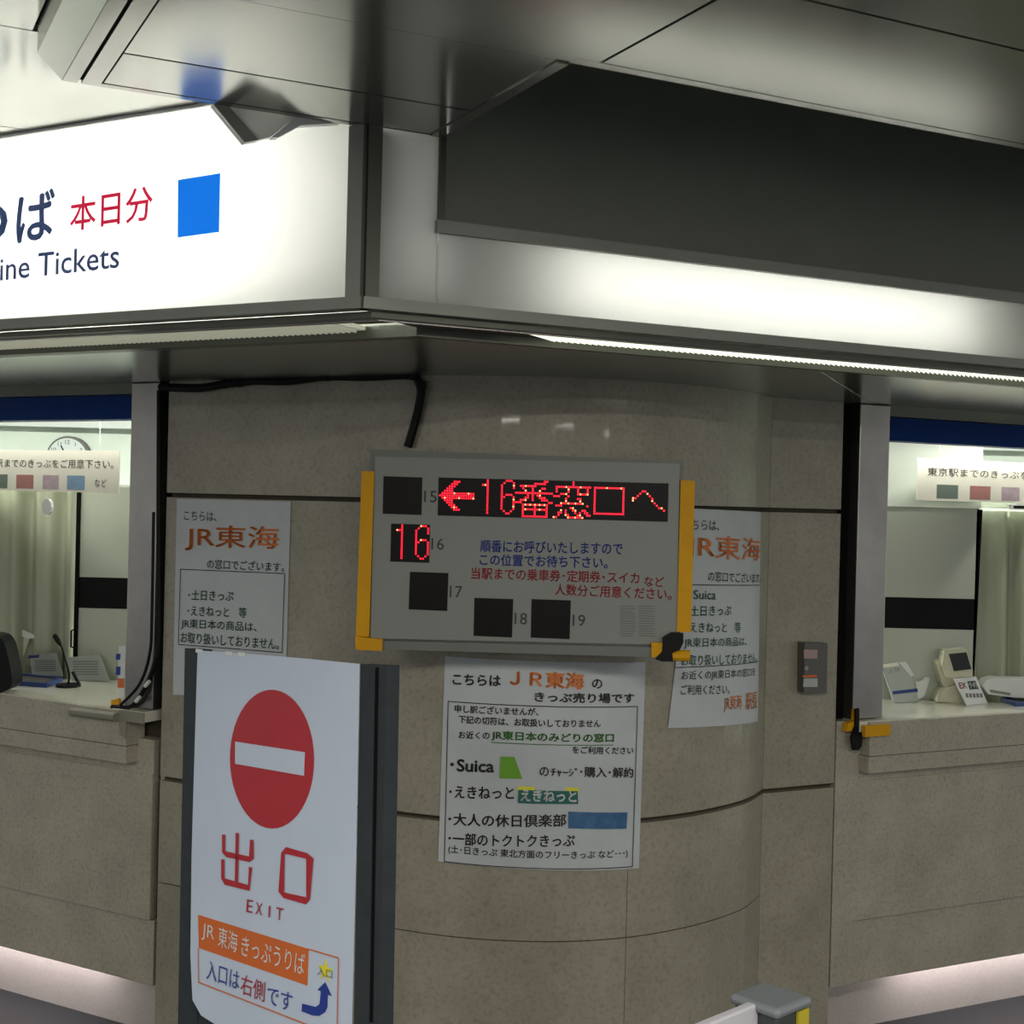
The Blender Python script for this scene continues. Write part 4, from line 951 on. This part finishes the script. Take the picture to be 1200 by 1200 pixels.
seg_uv(EX, [EX.uv(*p) for p in [(335.5, 996.5), (360, 1003), (363.5, 1006), (361.5, 1053), (359, 1055.5), (333, 1049), (330, 1045), (332, 1000)]], SW, REDP, ex, 0.001, 'lettering', closed=True)
text(EX, 'E', (289, 1068.5), (296, 1070), 15, INKR, ex, 0, 0.001); text(EX, 'X', (299.5, 1071), (307.5, 1073), 14.5, INKR, ex, 0, 0.001)
text(EX, 'I', (314.8, 1074.5), (316.6, 1075), 13.5, INKR, ex, 0, 0.001); text(EX, 'T', (323.5, 1077), (331.5, 1079), 14.5, INKR, ex, 0, 0.001)
plate('orange_band', EX, [(232, 1072), (361.5, 1112), (360, 1155), (233, 1111)], ORP, ex, -0.0006, 0.0006)
text(EX, 'JR', (236.5, 1101), (251, 1106), 20, WHITEINK, ex, 0.0, 0.001); text(EX, '東海', (255.5, 1108.5), (278, 1117), 24, WHITEINK, ex, 0.0, 0.001)
text(EX, 'きっぷうりば', (283, 1119), (357, 1143), 24, WHITEINK, ex, 0.0, 0.001)
for a, b in [((361.5, 1112), (397, 1122.5)), ((397, 1122.5), (395.5, 1202)), ((233, 1151), (356, 1199)), ((232.5, 1111), (233, 1151)), ((356, 1199), (372, 1205))]:
    stroke([a, b], 0.0022, ORP, 'rule_line')
text(EX, '入口は', (242, 1147), (280, 1161), 23, INKB, ex, 0.0, 0.001); text(EX, '右側', (282, 1164), (310, 1174.5), 24, INKR, ex, 0.0, 0.001)
text(EX, 'です', (313, 1176), (342, 1186), 22, INKB, ex, 0.0, 0.001)
cs = EX.uv(381, 1137.5)
poly_on('yellow_star', EX, [(cs[0] + (0.020 if i % 2 == 0 else 0.008) * math.cos(math.pi / 2 + i * math.pi / 5), cs[1] + (0.020 if i % 2 == 0 else 0.008) * math.sin(math.pi / 2 + i * math.pi / 5)) for i in range(10)], YELINK, ex, -0.0006, 0.0006)
text(EX, '入口', (372, 1142), (389.5, 1147), 10, INKGREY, ex, 0.0, 0.001)
ar = [(354, 1176), (370, 1180), (374.5, 1176.5), (376, 1161.5), (372, 1160), (381, 1151), (388.5, 1167), (384, 1165.5), (383.5, 1180), (381, 1186), (374, 1190.5), (366, 1190), (353.5, 1185)]
poly_on('bent_arrow', EX, [EX.uv(*p) for p in ar], INKB, ex, -0.0004, 0.0006)
for px in ((233, 762.5), (268, 765.5), (283, 766.5)):
    q = EX.uv(*px); poly_on('clear_tape', EX, [(q[0] - .01, q[1] - .004), (q[0] + .012, q[1] - .004), (q[0] + .012, q[1] + .003), (q[0] - .01, q[1] + .003)], WHITEP, ex, 0.0, 0.0005)
# feet of the stand
for u in (uA0 + 0.03, uB1 - 0.03):
    b = EX.pos(u, vfoot(u)); box('foot_bar', (-0.02, -0.22, 0.0), (0.02, 0.22, 0.025), FRBLK, ex, ux=(exu.x, exu.y, 0), origin=(b.x, b.y, 0), bevel=0.003)
# green cloth bundled behind the foot of the stand
gc = at_y(240, 1200, 2.9); vs = []; fs = []; nn, mm_ = 14, 8
rr = random.Random(4)
for j in range(mm_ + 1):
    for i in range(nn):
        t = j / mm_ * math.pi; f = 2 * math.pi * i / nn; k = 1 + rr.uniform(-0.12, 0.12)
        vs.append((gc.x + 0.075 * k * math.sin(t) * math.cos(f), gc.y + 0.09 * k * math.sin(t) * math.sin(f), 0.265 - 0.265 * math.cos(t)))
for j in range(mm_):
    for i in range(nn): fs.append((j * nn + i, j * nn + (i + 1) % nn, (j + 1) * nn + (i + 1) % nn, (j + 1) * nn + i))
tag(mk('green_bundle', vs, fs, GREENC, None, smooth=True), 'dark green cloth bundle low behind the left foot of the exit sign', 'bundle')

# ------------------------------------------------------------------ queue partition post at the lower right
pz = 0.90
q1, q2, q3, q4 = at_z(853, 1169, pz), at_z(884, 1156, pz), at_z(953, 1163, pz), at_z(905, 1178, pz)
bp = empty('queue_barrier', ((q1.x + q3.x) / 2, (q1.y + q3.y) / 2, 0), 'dark queue barrier post with grey cap, yellow side and white panel', 'barrier')
cen = (q1 + q3) / 2; hx_ = 0.055
d1 = Vector((0.72, 0.69, 0)).normalized()
box('post_body', (-0.037, -0.037, 0.0), (0.037, 0.037, pz - 0.015), PBODY, bp, ux=d1, origin=(cen.x, cen.y, 0), bevel=0.004)
box('post_cap', (-0.043, -0.043, pz - 0.015), (0.043, 0.043, pz), PCAP, bp, ux=d1, origin=(cen.x, cen.y, 0), bevel=0.006)
box('yellow_side', (0.010, -0.0415, 0.02), (0.036, -0.0375, pz - 0.016), YPAINT, bp, ux=d1, origin=(cen.x, cen.y, 0))
pA = at_z(893, 1168, pz - 0.0); pB = at_z(812, 1201, pz - 0.0)
dd = (pB - pA); dd.z = 0; dd.normalize()
box('white_panel', (0.0, -0.008, 0.08), (0.75, 0.008, pz - 0.003), PANW, bp, ux=dd, origin=(pA.x, pA.y, 0), bevel=0.003)
